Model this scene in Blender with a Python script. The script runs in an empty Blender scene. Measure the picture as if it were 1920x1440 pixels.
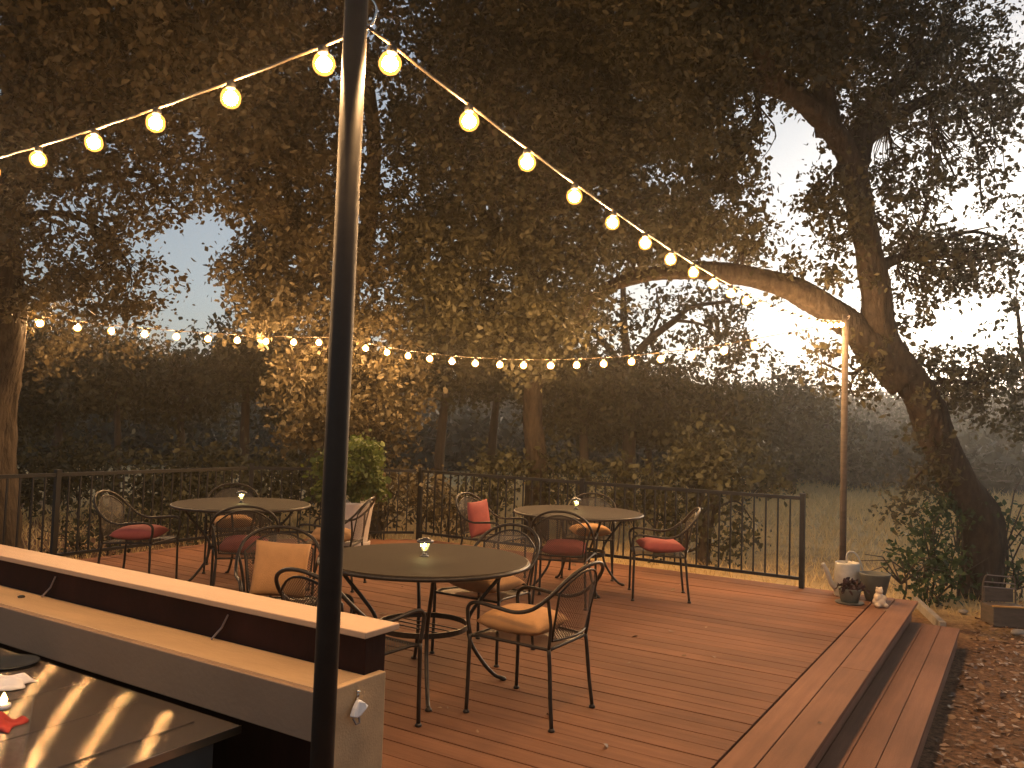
import bpy, math, random
import numpy as np
from mathutils import Vector, Matrix
PI = math.pi
S = bpy.context.scene
COL = S.collection
random.seed(7)
# ------------------------------------------------------------------ camera
FPX, PITCH, ROLL, YAW, CAMH = 1548.99, .0508973, .0324487, .557470, 1.50620
Fw = np.array([-math.sin(YAW)*math.cos(PITCH), math.cos(YAW)*math.cos(PITCH), math.sin(PITCH)])
_r = np.array([math.cos(YAW), math.sin(YAW), 0.]); _u = np.cross(_r, Fw)
Rt = math.cos(ROLL)*_r + math.sin(ROLL)*_u
Up = -math.sin(ROLL)*_r + math.cos(ROLL)*_u
CAM = np.array([0, 0, CAMH])
def at(x, y, d):
    """world point seen at photo pixel (x, y) at depth d metres"""
    return CAM + d*(Fw + Rt*(x-960)/FPX - Up*(y-720)/FPX)
def gp(x, y, z=0.):
    r = Fw + Rt*(x-960)/FPX - Up*(y-720)/FPX
    return CAM + r*(z-CAMH)/r[2]
cam = bpy.data.cameras.new('camera'); co = bpy.data.objects.new('camera', cam); COL.objects.link(co)
co.matrix_world = Matrix(((Rt[0], Up[0], -Fw[0], 0), (Rt[1], Up[1], -Fw[1], 0), (Rt[2], Up[2], -Fw[2], CAMH), (0, 0, 0, 1)))
cam.sensor_width = 36; cam.lens = 36*FPX/1920; cam.clip_start = .05; cam.clip_end = 3000
S.camera = co

# ------------------------------------------------------------------ materials
MATS = {}
def mat(name, base, rough=.6, metal=0., var=.0, vscale=8., bump=0., bscale=60., stretch=(1, 1, 1), spec=.5,
        base2=None, detail=6., coat=0.):
    m = bpy.data.materials.new(name); m.use_nodes = True; nt = m.node_tree; N = nt.nodes; L = nt.links
    b = N['Principled BSDF']; b.inputs['Base Color'].default_value = (*base, 1)
    b.inputs['Roughness'].default_value = rough; b.inputs['Metallic'].default_value = metal
    b.inputs['Specular IOR Level'].default_value = spec; b.inputs['Coat Weight'].default_value = coat
    if var or bump or base2:
        tc = N.new('ShaderNodeTexCoord'); mp = N.new('ShaderNodeMapping'); mp.inputs['Scale'].default_value = stretch
        L.new(tc.outputs['Object'], mp.inputs['Vector'])
    if var or base2:
        n = N.new('ShaderNodeTexNoise'); n.inputs['Scale'].default_value = vscale; n.inputs['Detail'].default_value = detail
        n.inputs['Roughness'].default_value = .65
        L.new(mp.outputs[0], n.inputs['Vector'])
        r = N.new('ShaderNodeValToRGB'); r.color_ramp.elements[0].position = .32; r.color_ramp.elements[1].position = .68
        a = base2 if base2 else tuple(c*(1-var) for c in base)
        c = base if base2 else tuple(min(1, c*(1+var)) for c in base)
        r.color_ramp.elements[0].color = (*a, 1); r.color_ramp.elements[1].color = (*c, 1)
        L.new(n.outputs['Fac'], r.inputs[0]); L.new(r.outputs[0], b.inputs['Base Color'])
    if name.startswith('deck_'):
        ge = N.new('ShaderNodeNewGeometry'); mr = N.new('ShaderNodeMapRange'); mr.inputs['To Min'].default_value = .84; mr.inputs['To Max'].default_value = 1.07
        n3 = N.new('ShaderNodeTexNoise'); n3.inputs['Scale'].default_value = 1.1; n3.inputs['Detail'].default_value = 7; L.new(tc.outputs['Object'], n3.inputs['Vector'])
        r3 = N.new('ShaderNodeMapRange'); r3.inputs['From Min'].default_value = .35; r3.inputs['From Max'].default_value = .65; r3.inputs['To Min'].default_value = .78; r3.inputs['To Max'].default_value = 1.08
        L.new(n3.outputs['Fac'], r3.inputs['Value']); L.new(ge.outputs['Random Per Island'], mr.inputs['Value'])
        mm = N.new('ShaderNodeMath'); mm.operation = 'MULTIPLY'; L.new(mr.outputs[0], mm.inputs[0]); L.new(r3.outputs[0], mm.inputs[1])
        vm = N.new('ShaderNodeVectorMath'); vm.operation = 'SCALE'; L.new(r.outputs[0], vm.inputs[0]); L.new(mm.outputs[0], vm.inputs['Scale']); L.new(vm.outputs[0], b.inputs['Base Color'])
    if bump:
        n2 = N.new('ShaderNodeTexNoise'); n2.inputs['Scale'].default_value = bscale; n2.inputs['Detail'].default_value = 8
        L.new(mp.outputs[0], n2.inputs['Vector'])
        bp = N.new('ShaderNodeBump'); bp.inputs['Strength'].default_value = min(1, bump); bp.inputs['Distance'].default_value = .01 if bump < 1 else .05
        L.new(n2.outputs['Fac'], bp.inputs['Height']); L.new(bp.outputs[0], b.inputs['Normal'])
    MATS[name] = m; return m

def leafmat(name, c1, c2, trans=.3, rough=.55):
    m = bpy.data.materials.new(name); m.use_nodes = True; nt = m.node_tree; N = nt.nodes; L = nt.links
    b = N['Principled BSDF']; b.inputs['Roughness'].default_value = rough; b.inputs['Specular IOR Level'].default_value = .35
    a = N.new('ShaderNodeAttribute'); a.attribute_name = 'tint'
    mx = N.new('ShaderNodeMix'); mx.data_type = 'RGBA'
    mx.inputs[6].default_value = (*c1, 1); mx.inputs[7].default_value = (*c2, 1)
    L.new(a.outputs['Fac'], mx.inputs[0]); L.new(mx.outputs[2], b.inputs['Base Color'])
    t = N.new('ShaderNodeBsdfTranslucent'); L.new(mx.outputs[2], t.inputs['Color'])
    ms = N.new('ShaderNodeMixShader'); ms.inputs[0].default_value = trans
    L.new(b.outputs[0], ms.inputs[1]); L.new(t.outputs[0], ms.inputs[2]); L.new(ms.outputs[0], N['Material Output'].inputs[0])
    MATS[name] = m; return m

def emimat(name, col, st):
    m = bpy.data.materials.new(name); m.use_nodes = True; nt = m.node_tree
    b = nt.nodes['Principled BSDF']; b.inputs['Base Color'].default_value = (*col, 1)
    b.inputs['Emission Color'].default_value = (*col, 1); b.inputs['Emission Strength'].default_value = st
    MATS[name] = m; return m

def meshmat(name, base, hole=.45, scale=90.):
    """expanded steel mesh: small round holes on a UV grid"""
    m = bpy.data.materials.new(name); m.use_nodes = True; nt = m.node_tree; N = nt.nodes; L = nt.links
    b = N['Principled BSDF']; b.inputs['Base Color'].default_value = (*base, 1); b.inputs['Roughness'].default_value = .45
    b.inputs['Metallic'].default_value = .3
    uv = N.new('ShaderNodeTexCoord'); mp = N.new('ShaderNodeMapping'); mp.inputs['Scale'].default_value = (scale, scale, scale)
    mp.inputs['Rotation'].default_value = (0, 0, .785)
    L.new(uv.outputs['UV'], mp.inputs[0])
    fr = N.new('ShaderNodeVectorMath'); fr.operation = 'FRACTION'; L.new(mp.outputs[0], fr.inputs[0])
    sb = N.new('ShaderNodeVectorMath'); sb.operation = 'DISTANCE'; sb.inputs[1].default_value = (.5, .5, 0)
    L.new(fr.outputs[0], sb.inputs[0])
    lt = N.new('ShaderNodeMath'); lt.operation = 'LESS_THAN'; lt.inputs[1].default_value = hole
    L.new(sb.outputs['Value'], lt.inputs[0])
    tr = N.new('ShaderNodeBsdfTransparent'); ms = N.new('ShaderNodeMixShader')
    L.new(lt.outputs[0], ms.inputs[0]); L.new(b.outputs[0], ms.inputs[1]); L.new(tr.outputs[0], ms.inputs[2])
    L.new(ms.outputs[0], N['Material Output'].inputs[0]); MATS[name] = m; return m

mat('deck_wood', (.262, .120, .064), .78, base2=(.188, .086, .046), vscale=3.2, stretch=(.35, 7, 7), bump=.35, bscale=30, spec=.2)
mat('deck_border', (.285, .134, .073), .76, base2=(.220, .102, .056), vscale=3.2, stretch=(7, .35, 7), bump=.35, bscale=30, spec=.2)
mat('black_steel', (.018, .016, .014), .42, .4, bump=.15, bscale=120)
mat('rail_steel', (.012, .011, .011), .5, .3)
mat('iron', (.035, .028, .022), .45, .5, var=.3, vscale=30)
mat('pole_paint', (.022, .016, .012), .62, .0, spec=.3, var=.3, vscale=12, bump=.08, bscale=40)
mat('table_mesh', (.027, .016, .008), .72, .0, spec=.15, var=.12, vscale=5, bump=.35, bscale=260)
mat('cap_wood', (.50, .335, .215), .5, var=.07, vscale=3, stretch=(.5, 5, 5), bump=.12, bscale=50)
mat('shelf_wood', (.46, .31, .17), .5, var=.12, vscale=4, stretch=(.6, 3, 3), bump=.12, bscale=50)
mat('fascia_paint', (.26, .165, .10), .6, var=.08, vscale=4, bump=.08)
mat('maroon_panel', (.032, .010, .006), .8, spec=.15, var=.45, vscale=5, stretch=(1, 1, .4), bump=.1)
mat('steel_bright', (.62, .60, .56), .25, 1.)
mat('white_enamel', (.8, .8, .82), .35)
mat('coral_cloth', (.38, .085, .072), .85, var=.12, vscale=12, bump=.3, bscale=180)
mat('gold_cloth', (.52, .275, .11), .85, var=.10, vscale=10, bump=.3, bscale=180)
mat('bark', (.064, .048, .036), .95, base2=(.022, .017, .013), vscale=9, stretch=(1.8, 1.8, .5), bump=1.0, bscale=11, spec=.15)
mat('bark_far', (.07, .052, .038), .9, base2=(.03, .023, .018), vscale=6, stretch=(1.5, 1.5, .4), bump=.8, bscale=10)
mat('riser_wood', (.24, .10, .05), .6, var=.2, vscale=5)
mat('white_pot', (.62, .56, .50), .5, var=.08, vscale=6)
mat('grey_zinc', (.42, .40, .36), .5, .3, var=.2, vscale=9)
mat('dark_pot', (.075, .075, .065), .6, var=.2, vscale=8)
mat('grey_pot', (.12, .13, .11), .6, var=.25, vscale=8)
mat('cream_stone', (.72, .56, .38), .6, var=.1, vscale=20)
mat('dark_canvas', (.03, .028, .03), .8, var=.2)
mat('pale_stone', (.36, .32, .27), .85, base2=(.22, .19, .16), vscale=6, bump=.5, bscale=20)
mat('old_timber', (.085, .065, .052), .85, var=.3, vscale=6, stretch=(1, 1, 4), bump=.4, bscale=25)
mat('rust_rail', (.24, .20, .19), .5, .5)
mat('ochre', (.45, .24, .06), .7)
mat('litter', (.30, .17, .09), .8, base2=(.12, .06, .03), vscale=3)
mat('straw', (.42, .34, .20), .8, base2=(.26, .21, .12), vscale=1.)
mat('dark_plate', (.03, .035, .04), .25)
mat('white_cloth', (.8, .78, .8), .9, bump=.4, bscale=30)
mat('red_cloth', (.42, .04, .03), .8, var=.3, vscale=20, bump=.4, bscale=60)
mat('plum_leaf', (.035, .010, .012), .6, var=.3)
mat('socket', (.02, .018, .015), .5)
mat('wire', (.10, .07, .04), .5)
mat('terracotta', (.22, .10, .06), .8, var=.2)
mat('solar_cap', (.10, .10, .11), .35, .6)
mat('far_wood', (.035, .034, .026), .95, base2=(.02, .02, .016), vscale=.3)
leafmat('leaf_oak', (.040, .037, .017), (.078, .068, .032))
leafmat('leaf_warm', (.050, .041, .020), (.105, .079, .038))
leafmat('leaf_dark', (.034, .034, .015), (.072, .068, .030))
leafmat('leaf_far', (.022, .028, .016), (.045, .050, .028), .15)
leafmat('leaf_pot', (.045, .075, .014), (.11, .14, .028), .3)
leafmat('leaf_shrub', (.025, .045, .018), (.05, .085, .03))
leafmat('leaf_dead', (.10, .05, .025), (.38, .24, .14), .1)
leafmat('grass_dry', (.48, .34, .15), (.76, .56, .27), .35)
BULB = emimat('bulb_core', (1, .56, .23), 330)
def glassglow():
    m = bpy.data.materials.new('bulb_glass'); m.use_nodes = True; nt = m.node_tree; N = nt.nodes
    e = N.new('ShaderNodeEmission'); e.inputs[0].default_value = (1, .40, .07, 1); e.inputs[1].default_value = .42  # amber emission added to the clear glass, standing in for the bulb's halo
    t = N.new('ShaderNodeBsdfTransparent'); a = N.new('ShaderNodeAddShader')
    nt.links.new(e.outputs[0], a.inputs[0]); nt.links.new(t.outputs[0], a.inputs[1]); nt.links.new(a.outputs[0], N['Material Output'].inputs[0])
    MATS['bulb_glass'] = m
glassglow()
def lanternglass():
    m = MATS['bulb_glass'].copy(); m.name = 'lantern_glow'; e = m.node_tree.nodes['Emission']; e.inputs[0].default_value = (1, .80, .22, 1); e.inputs[1].default_value = .42; MATS['lantern_glow'] = m
lanternglass()
emimat('lantern_core', (1, .84, .34), 95)
emimat('flame', (1, .55, .12), 14)
meshmat('back_mesh', (.09, .072, .055), .40, 85)
meshmat('seat_mesh', (.06, .048, .036), .33, 85)
# brushed steel table top
def brushed():
    """brushed steel: every microscopic groove tilts the normal along one direction only"""
    m = mat('brushed_steel', (.25, .205, .165), .075, .72)
    nt = m.node_tree; N = nt.nodes; L = nt.links; b = N['Principled BSDF']
    g = N.new('ShaderNodeNewGeometry'); sc = N.new('ShaderNodeVectorMath'); sc.operation = 'SCALE'; sc.inputs['Scale'].default_value = 9137.
    L.new(g.outputs['Position'], sc.inputs[0])
    w_ = N.new('ShaderNodeTexWhiteNoise'); L.new(sc.outputs[0], w_.inputs['Vector'])
    mr = N.new('ShaderNodeMapRange'); mr.inputs['To Min'].default_value = -.56; mr.inputs['To Max'].default_value = .56; L.new(w_.outputs['Value'], mr.inputs['Value'])
    d = N.new('ShaderNodeVectorMath'); d.operation = 'SCALE'; d.inputs[0].default_value = (-.5, .86, 0); L.new(mr.outputs[0], d.inputs['Scale'])
    ad = N.new('ShaderNodeVectorMath'); L.new(d.outputs[0], ad.inputs[0]); L.new(g.outputs['Normal'], ad.inputs[1])
    no = N.new('ShaderNodeVectorMath'); no.operation = 'NORMALIZE'; L.new(ad.outputs[0], no.inputs[0]); L.new(no.outputs[0], b.inputs['Normal'])
brushed()
# ground: dry grass, with leaf mulch close on the right
def groundmat():
    m = bpy.data.materials.new('ground_mix'); m.use_nodes = True; nt = m.node_tree; N = nt.nodes; L = nt.links
    b = N['Principled BSDF']; b.inputs['Roughness'].default_value = .95; b.inputs['Specular IOR Level'].default_value = .1
    tc = N.new('ShaderNodeTexCoord')
    def noise(sc, st=(1, 1, 1), det=8):
        mp = N.new('ShaderNodeMapping'); mp.inputs['Scale'].default_value = st; L.new(tc.outputs['Object'], mp.inputs[0])
        n = N.new('ShaderNodeTexNoise'); n.inputs['Scale'].default_value = sc; n.inputs['Detail'].default_value = det
        n.inputs['Roughness'].default_value = .7; L.new(mp.outputs[0], n.inputs['Vector']); return n
    def ramp(src, p0, p1, c0, c1):
        r = N.new('ShaderNodeValToRGB'); r.color_ramp.elements[0].position = p0; r.color_ramp.elements[1].position = p1
        r.color_ramp.elements[0].color = (*c0, 1); r.color_ramp.elements[1].color = (*c1, 1); L.new(src, r.inputs[0]); return r
    g1 = ramp(noise(.55, (.5, 1.6, 1)).outputs['Fac'], .36, .60, (.38, .27, .13), (.70, .51, .25))
    g2 = ramp(noise(9).outputs['Fac'], .3, .7, (.7, .7, .7), (1, 1, 1))
    mg = N.new('ShaderNodeMix'); mg.data_type = 'RGBA'; mg.blend_type = 'MULTIPLY'; mg.inputs[0].default_value = .7
    L.new(g1.outputs[0], mg.inputs[6]); L.new(g2.outputs[0], mg.inputs[7])
    mu = ramp(noise(26, det=10).outputs['Fac'], .36, .64, (.060, .035, .020), (.26, .14, .075))
    # mask: y < 9.6 and x > -1 -> mulch
    sx = N.new('ShaderNodeSeparateXYZ'); L.new(tc.outputs['Object'], sx.inputs[0])
    nm = noise(1.3)
    ad = N.new('ShaderNodeMath'); ad.operation = 'MULTIPLY_ADD'; ad.inputs[1].default_value = -3.2; L.new(nm.outputs['Fac'], ad.inputs[0]); L.new(sx.outputs['Y'], ad.inputs[2])
    mr = N.new('ShaderNodeMapRange'); mr.inputs['From Min'].default_value = 7.6; mr.inputs['From Max'].default_value = 8.6
    L.new(ad.outputs[0], mr.inputs['Value'])
    mm = N.new('ShaderNodeMix'); mm.data_type = 'RGBA'; L.new(mr.outputs[0], mm.inputs[0]); L.new(mu.outputs[0], mm.inputs[6]); L.new(mg.outputs[2], mm.inputs[7])
    # hills far off are wooded and dark
    ln = N.new('ShaderNodeVectorMath'); ln.operation = 'LENGTH'; L.new(tc.outputs['Object'], ln.inputs[0])
    mr2 = N.new('ShaderNodeMapRange'); mr2.inputs['From Min'].default_value = 31; mr2.inputs['From Max'].default_value = 36; L.new(ln.outputs['Value'], mr2.inputs['Value'])
    m2 = N.new('ShaderNodeMix'); m2.data_type = 'RGBA'; L.new(mr2.outputs[0], m2.inputs[0]); L.new(mm.outputs[2], m2.inputs[6]); m2.inputs[7].default_value = (.045, .042, .034, 1)
    L.new(m2.outputs[2], b.inputs['Base Color'])
    bp = N.new('ShaderNodeBump'); bp.inputs['Strength'].default_value = .8; bp.inputs['Distance'].default_value = .03
    L.new(noise(14, det=10).outputs['Fac'], bp.inputs['Height']); L.new(bp.outputs[0], b.inputs['Normal'])
    MATS['ground_mix'] = m
groundmat()

# ------------------------------------------------------------------ object helpers
class MB:
    def __init__(s): s.v = []; s.f = []; s.uv = None
    def add(s, vs, fs):
        n = len(s.v); s.v += [tuple(map(float, q)) for q in vs]; s.f += [tuple(i+n for i in q) for q in fs]; return s
    def box(s, x0, x1, y0, y1, z0, z1):
        return s.add([(x0, y0, z0), (x1, y0, z0), (x1, y1, z0), (x0, y1, z0), (x0, y0, z1), (x1, y0, z1), (x1, y1, z1), (x0, y1, z1)],
                     [(3, 2, 1, 0), (4, 5, 6, 7), (0, 1, 5, 4), (1, 2, 6, 5), (2, 3, 7, 6), (3, 0, 4, 7)])
    def tube(s, pts, r, n=8, cap=True, closed=False, flat=None):
        P = [np.array(q, float) for q in pts]; m = len(P)
        if not hasattr(r, '__len__'): r = [r]*m
        T = []
        for i in range(m):
            a = P[(i-1) % m] if (closed or i > 0) else P[i]; b = P[(i+1) % m] if (closed or i < m-1) else P[i]
            t = b-a; T.append(t/(np.linalg.norm(t)+1e-12))
        ref = np.array([0, 0, 1.]) if abs(T[0][2]) < .9 else np.array([1., 0, 0])
        nx = np.cross(T[0], ref); nx /= np.linalg.norm(nx)
        vs = []
        for i in range(m):
            nx = nx - T[i]*(nx@T[i]); nx /= np.linalg.norm(nx)+1e-12; ny = np.cross(T[i], nx)
            for k in range(n):
                a = 2*PI*k/n; vs.append(P[i]+r[i]*(math.cos(a)*nx+math.sin(a)*ny))
        fs = []
        for i in range(m if closed else m-1):
            j = (i+1) % m
            for k in range(n): fs.append((i*n+k, i*n+(k+1) % n, j*n+(k+1) % n, j*n+k))
        if cap and not closed: fs += [tuple(range(n))[::-1], tuple((m-1)*n+k for k in range(n))]
        return s.add(vs, fs)
    def lathe(s, prof, n=20, c=(0, 0, 0), sx=1., sy=1.):
        vs = []; fs = []; m = len(prof)
        for r, z in prof:
            for k in range(n):
                a = 2*PI*k/n; vs.append((c[0]+max(r, 1e-4)*math.cos(a)*sx, c[1]+max(r, 1e-4)*math.sin(a)*sy, c[2]+z))
        for i in range(m-1):
            for k in range(n): fs.append((i*n+k, i*n+(k+1) % n, (i+1)*n+(k+1) % n, (i+1)*n+k))
        fs += [tuple(range(n))[::-1], tuple((m-1)*n+k for k in range(n))]
        return s.add(vs, fs)
    def ball(s, c, r, n=12, sc=(1, 1, 1)):
        prof = [(r*math.sin(PI*i/n), -r*math.cos(PI*i/n)*sc[2]) for i in range(n+1)]
        return s.lathe(prof, n*2, c, sc[0], sc[1])
    def build(s, name, m, parent=None, smooth=False, bevel=0., loc=None):
        me = bpy.data.meshes.new(name); me.from_pydata(s.v, [], s.f); me.update()
        if s.uv: 
            l = me.uv_layers.new(name='UVMap')
            for lp in me.loops: l.data[lp.index].uv = s.uv[lp.vertex_index]
        me.materials.append(MATS[m] if isinstance(m, str) else m)
        if smooth: me.polygons.foreach_set('use_smooth', [True]*len(me.polygons))
        o = bpy.data.objects.new(name, me); COL.objects.link(o)
        if parent: o.parent = parent
        if loc is not None: o.location = loc
        if bevel:
            b = o.modifiers.new('b', 'BEVEL'); b.width = bevel; b.segments = 2; b.limit_method = 'ANGLE'
        return o
def tag(o, label=None, cat=None, group=None, kind=None):
    if label: o['label'] = label
    if cat: o['category'] = cat
    if group: o['group'] = group
    if kind: o['kind'] = kind
    return o
def empty(name, loc, rz=0., label=None, cat=None, group=None, kind=None):
    o = bpy.data.objects.new(name, None); COL.objects.link(o); o.location = tuple(map(float, loc)); o.rotation_euler = (0, 0, rz)
    o.empty_display_size = .1
    return tag(o, label, cat, group, kind)
def copy_tree(o, parent=None):
    c = o.copy(); COL.objects.link(c)
    if parent: c.parent = parent
    for ch in list(KIDS.get(o.name, o.children)): copy_tree(ch, c)
    return c
KIDS = {}
def cat_rom(pts, k=6):
    P = [np.array(q, float) for q in pts]; P = [2*P[0]-P[1]]+P+[2*P[-1]-P[-2]]; out = []
    for i in range(1, len(P)-2):
        for j in range(k):
            t = j/k; a, b, c, d = P[i-1:i+3]
            out.append(.5*((2*b)+(-a+c)*t+(2*a-5*b+4*c-d)*t*t+(-a+3*b-3*c+d)*t**3))
    out.append(P[-2]); return out

# ------------------------------------------------------------------ world and sun
w = bpy.data.worlds.new('World'); S.world = w; w.use_nodes = True
nt = w.node_tree; bg = nt.nodes['Background']; sky = nt.nodes.new('ShaderNodeTexSky'); sky.sky_type = 'NISHITA'
sky.sun_disc = False; sky.sun_elevation = math.radians(7); sky.sun_rotation = math.radians(3); sky.air_density = 1.0
sky.dust_density = 1.2; sky.ozone_density = 2.2; sky.altitude = 300
hs = nt.nodes.new('ShaderNodeHueSaturation'); hs.inputs['Saturation'].default_value = .48
nt.links.new(sky.outputs[0], hs.inputs['Color']); nt.links.new(hs.outputs[0], bg.inputs[0]); bg.inputs[1].default_value = .060
sd = bpy.data.lights.new('sun', 'SUN'); sd.energy = .8; sd.angle = math.radians(22); sd.color = (1, .72, .45)
so = bpy.data.objects.new('sun', sd); COL.objects.link(so)
so.rotation_euler = Vector((math.sin(math.radians(3))*-1, -math.cos(math.radians(3)), -math.sin(math.radians(7)))).to_track_quat('-Z', 'Y').to_euler()

# ------------------------------------------------------------------ ground
GZ = -.34
def gh(x, y):
    d = math.hypot(x, y); h = GZ
    h += .05*math.sin(x*.7+1)*math.sin(y*.5)*min(1, max(0, (d-10)/10))
    if d > 38:
        t = min(1, (d-38)/130); t = t*t*(3-2*t)
        az = math.atan2(x, y)
        h += t*(7.6+.8*math.sin(az*9)+.5*math.sin(az*23+1))
    return h
def ground():
    m = MB(); rings = [0]+[.8*1.09**i for i in range(68)]; n = 128
    vs = [(0, 0, GZ)]; 
    for r in rings[1:]:
        for k in range(n):
            a = 2*PI*k/n; x = r*math.sin(a); y = r*math.cos(a); vs.append((x, y, gh(x, y)))
    fs = [(0, 1+(k+1) % n, 1+k) for k in range(n)]
    for i in range(len(rings)-2):
        for k in range(n): a = 1+i*n; b = a+n; fs.append((a+k, a+(k+1) % n, b+(k+1) % n, b+k))
    m.add(vs, fs); o = m.build('ground', 'ground_mix', smooth=True); tag(o, kind='structure')
ground()

# ------------------------------------------------------------------ deck and step
XB = -1.195                                    # boards stop here, border starts
deck = empty('deck', (0, 0, 0), kind='structure')
def deck_build():
    m = MB(); pitch = .1415; y = 8.64-.1415
    while y > -1.2:
        x0 = -8.24
        yc = y+pitch/2
        if yc > 7.1: x0 = -8.24+(yc-7.1)/(8.64-7.1)*1.62
        cuts = [x0]; 
        if random.random() < .6: cuts.append(random.uniform(-6.5, -3.5))
        cuts.append(XB-.008)
        for a, b in zip(cuts[:-1], cuts[1:]):
            dz = random.uniform(-.0015, .0015)
            m.box(a+.002, b-.002, y+.0035, y+pitch-.0035, -.026, dz)
        y -= pitch
    m.build('deck_boards', 'deck_wood', deck, bevel=.0025)
    m = MB()
    for xa in (XB, XB+.1535):
        y = 8.64
        for L in ((1.9, 3.2, 3.6, 1.2) if xa == XB else (2.8, 2.4, 3.4, 1.3)):
            m.box(xa+.003, xa+(.1505 if xa == XB else .1885), max(-1.2, y-L)+.002, y-.002, -.028, .001); y -= L
    m.build('border_board', 'deck_border', deck, bevel=.003)
    m = MB(); m.box(-.922, -.904, -1.2, 8.62, -.34, -.03); m.build('riser_board', 'riser_wood', deck); m = MB(); m.box(-8.2, -8.17, -1, 7.1, -.4, -.03)
    m.box(-6.6, -.91, 8.59, 8.62, -.40, -.03); m.build('skirt_board', 'deck_border', deck)
    m = MB()
    for xa, Ls in ((-.902, (4.6, 2.4, 3.0)), (-.790, (4.3, 2.4, 3.6)), (-.649, (5.6, 2.2, 2.2))):
        y = 8.5
        for L in Ls:
            m.box(xa+.002, xa+(.149 if xa > -.7 else .139 if xa > -.8 else .110), max(-1.2, y-L)+.002, y-.002, -.196, -.17); y -= L
    m.build('step_tread', 'deck_border', deck, bevel=.003)
    m = MB(); m.box(-.90, -.52, -1.2, 8.47, -.36, -.197); m.build('step_riser', 'riser_wood', deck)
    m = MB(); m.box(-8.1, -.95, -1.1, 7.0, -.33, -.06); m.build('joists', 'old_timber', deck)
deck_build()

# ------------------------------------------------------------------ railings
def railing(name, A, B, nposts, label, span=None):
    A = np.array(A, float); B = np.array(B, float); L = np.hypot(*(B-A)); d = (B-A)/L; rz = math.atan2(d[1], d[0])
    t = empty(name, (A[0], A[1], 0), rz, label, 'railing', 'black steel railings round the deck')
    for z0, z1, nm in ((.865, .90, 'top_rail'), (.075, .105, 'bottom_rail')):
        MB().box(.02, L-.02, -.016, .016, z0, z1).build(nm, 'rail_steel', t)
    pm = None
    for q in nposts:
        if pm is None:
            mm = MB().box(-.024, .024, -.024, .024, -.05, .92); mm.box(-.028, .028, -.028, .028, .92, .932); pm = mm.build('post', 'rail_steel', t); pm.location = (q*L, 0, 0)
        else:
            c = pm.copy(); COL.objects.link(c); c.location = (q*L, 0, 0)
    n = int(L/.118); bm_ = None
    for i in range(1, n):
        x = L*i/n
        if any(abs(x-q*L) < .03 for q in nposts): continue
        if bm_ is None: bm_ = MB().box(-.0075, .0075, -.0075, .0075, .106, .864).build('baluster', 'rail_steel', t); bm_.location = (x, 0, 0)
        else:
            c = bm_.copy(); COL.objects.link(c); c.location = (x, 0, 0)
    return t
C0, C1, C2 = (-8.17, 7.06), (-6.69, 8.56), (-1.885, 8.56)
railing('railing', C2, C1, (0, .51, 1.), 'long black railing along the far side of the deck, ending by the dry field')
railing('railing', (C1[0]-.03, C1[1]-.03), C0, (1.,), 'short angled black railing behind the tall potted plant')
railing('railing', (C0[0], C0[1]-.06), (-8.05, 2.2), (.5, 1.), 'black railing along the left side of the deck behind the cushioned chairs')

# ------------------------------------------------------------------ bar counter and pole
bar = empty('bar_counter', (-3.8, 1.85, 0), 0, 'low bar wall with pale timber cap and shelf in front of the deck tables', 'counter')
def bx(name, m, x0, x1, y0, y1, z0, z1, par, bev=.003):
    return MB().box(x0-par.location.x, x1-par.location.x, y0-par.location.y, y1-par.location.y, z0, z1).build(name, m, par, bevel=bev)
bx('cap_board', 'cap_wood', -6.2, -1.61, 1.832, 1.985, .881, .90, bar)
bx('wall_panel', 'maroon_panel', -6.2, -1.637, 1.864, 1.955, 0.002, .879, bar)
bx('shelf_board', 'shelf_wood', -6.2, -1.6345, 1.69, 1.862, .75, .7695, bar)
bx('fascia', 'fascia_paint', -6.2, -1.6345, 1.666, 1.688, .634, .7680, bar)
bx('end_panel', 'shelf_wood', -1.632, -1.606, 1.668, 1.925, 0.002, .771, bar)
for k, (a, b, c, d) in enumerate(((-2.28, 1.861, .868, 0), (-3.3, 1.861, .84, 0))):
    mm = MB(); x = a-bar.location.x; mm.tube([(x+.05, .008, .855), (x+.025, .005, .81), (x, -.014, .772)], .0035, 6)
    mm.build('pale_strip', 'rust_rail', bar)  # slanting pale marks on the wall panel, built as thin tubes
# bottle opener on the end panel
q = np.array([-1.603, 1.795, .70])
op = empty('bottle_opener', q, 0, 'small white metal bottle opener screwed to the end of the bar counter', 'bottle opener')
mm = MB()
prof = [(-.030, -.016), (-.012, -.024), (.006, -.022), (.024, -.004), (.034, .002), (.020, .014), (.006, .024), (-.006, .024), (-.020, .006)]
vs = [(.004, y, z) for y, z in prof]+[(.018 if i not in (0, 3, 4) else .022, y*.92, z*.92) for i, (y, z) in enumerate(prof)]
n = len(prof); fs = [tuple(range(n))[::-1], tuple(range(n, 2*n))]+[(i, (i+1) % n, n+(i+1) % n, n+i) for i in range(n)]
mm.add(vs, fs); mm.build('opener_cup', 'white_enamel', op, bevel=.003)
mm = MB(); mm.tube([(.001, .0, .020), (.006, .001, .036), (.004, .001, .044)], .004, 8); mm.ball((.006, .001, .045), .006, 6); mm.build('screw', 'steel_bright', op, smooth=True)
mm = MB(); mm.tube([(.003, -.012, -.026), (.01, -.006, -.042), (.01, .008, -.042), (.003, .012, -.026)], .003, 6); mm.build('hook', 'rust_rail', op)
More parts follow.
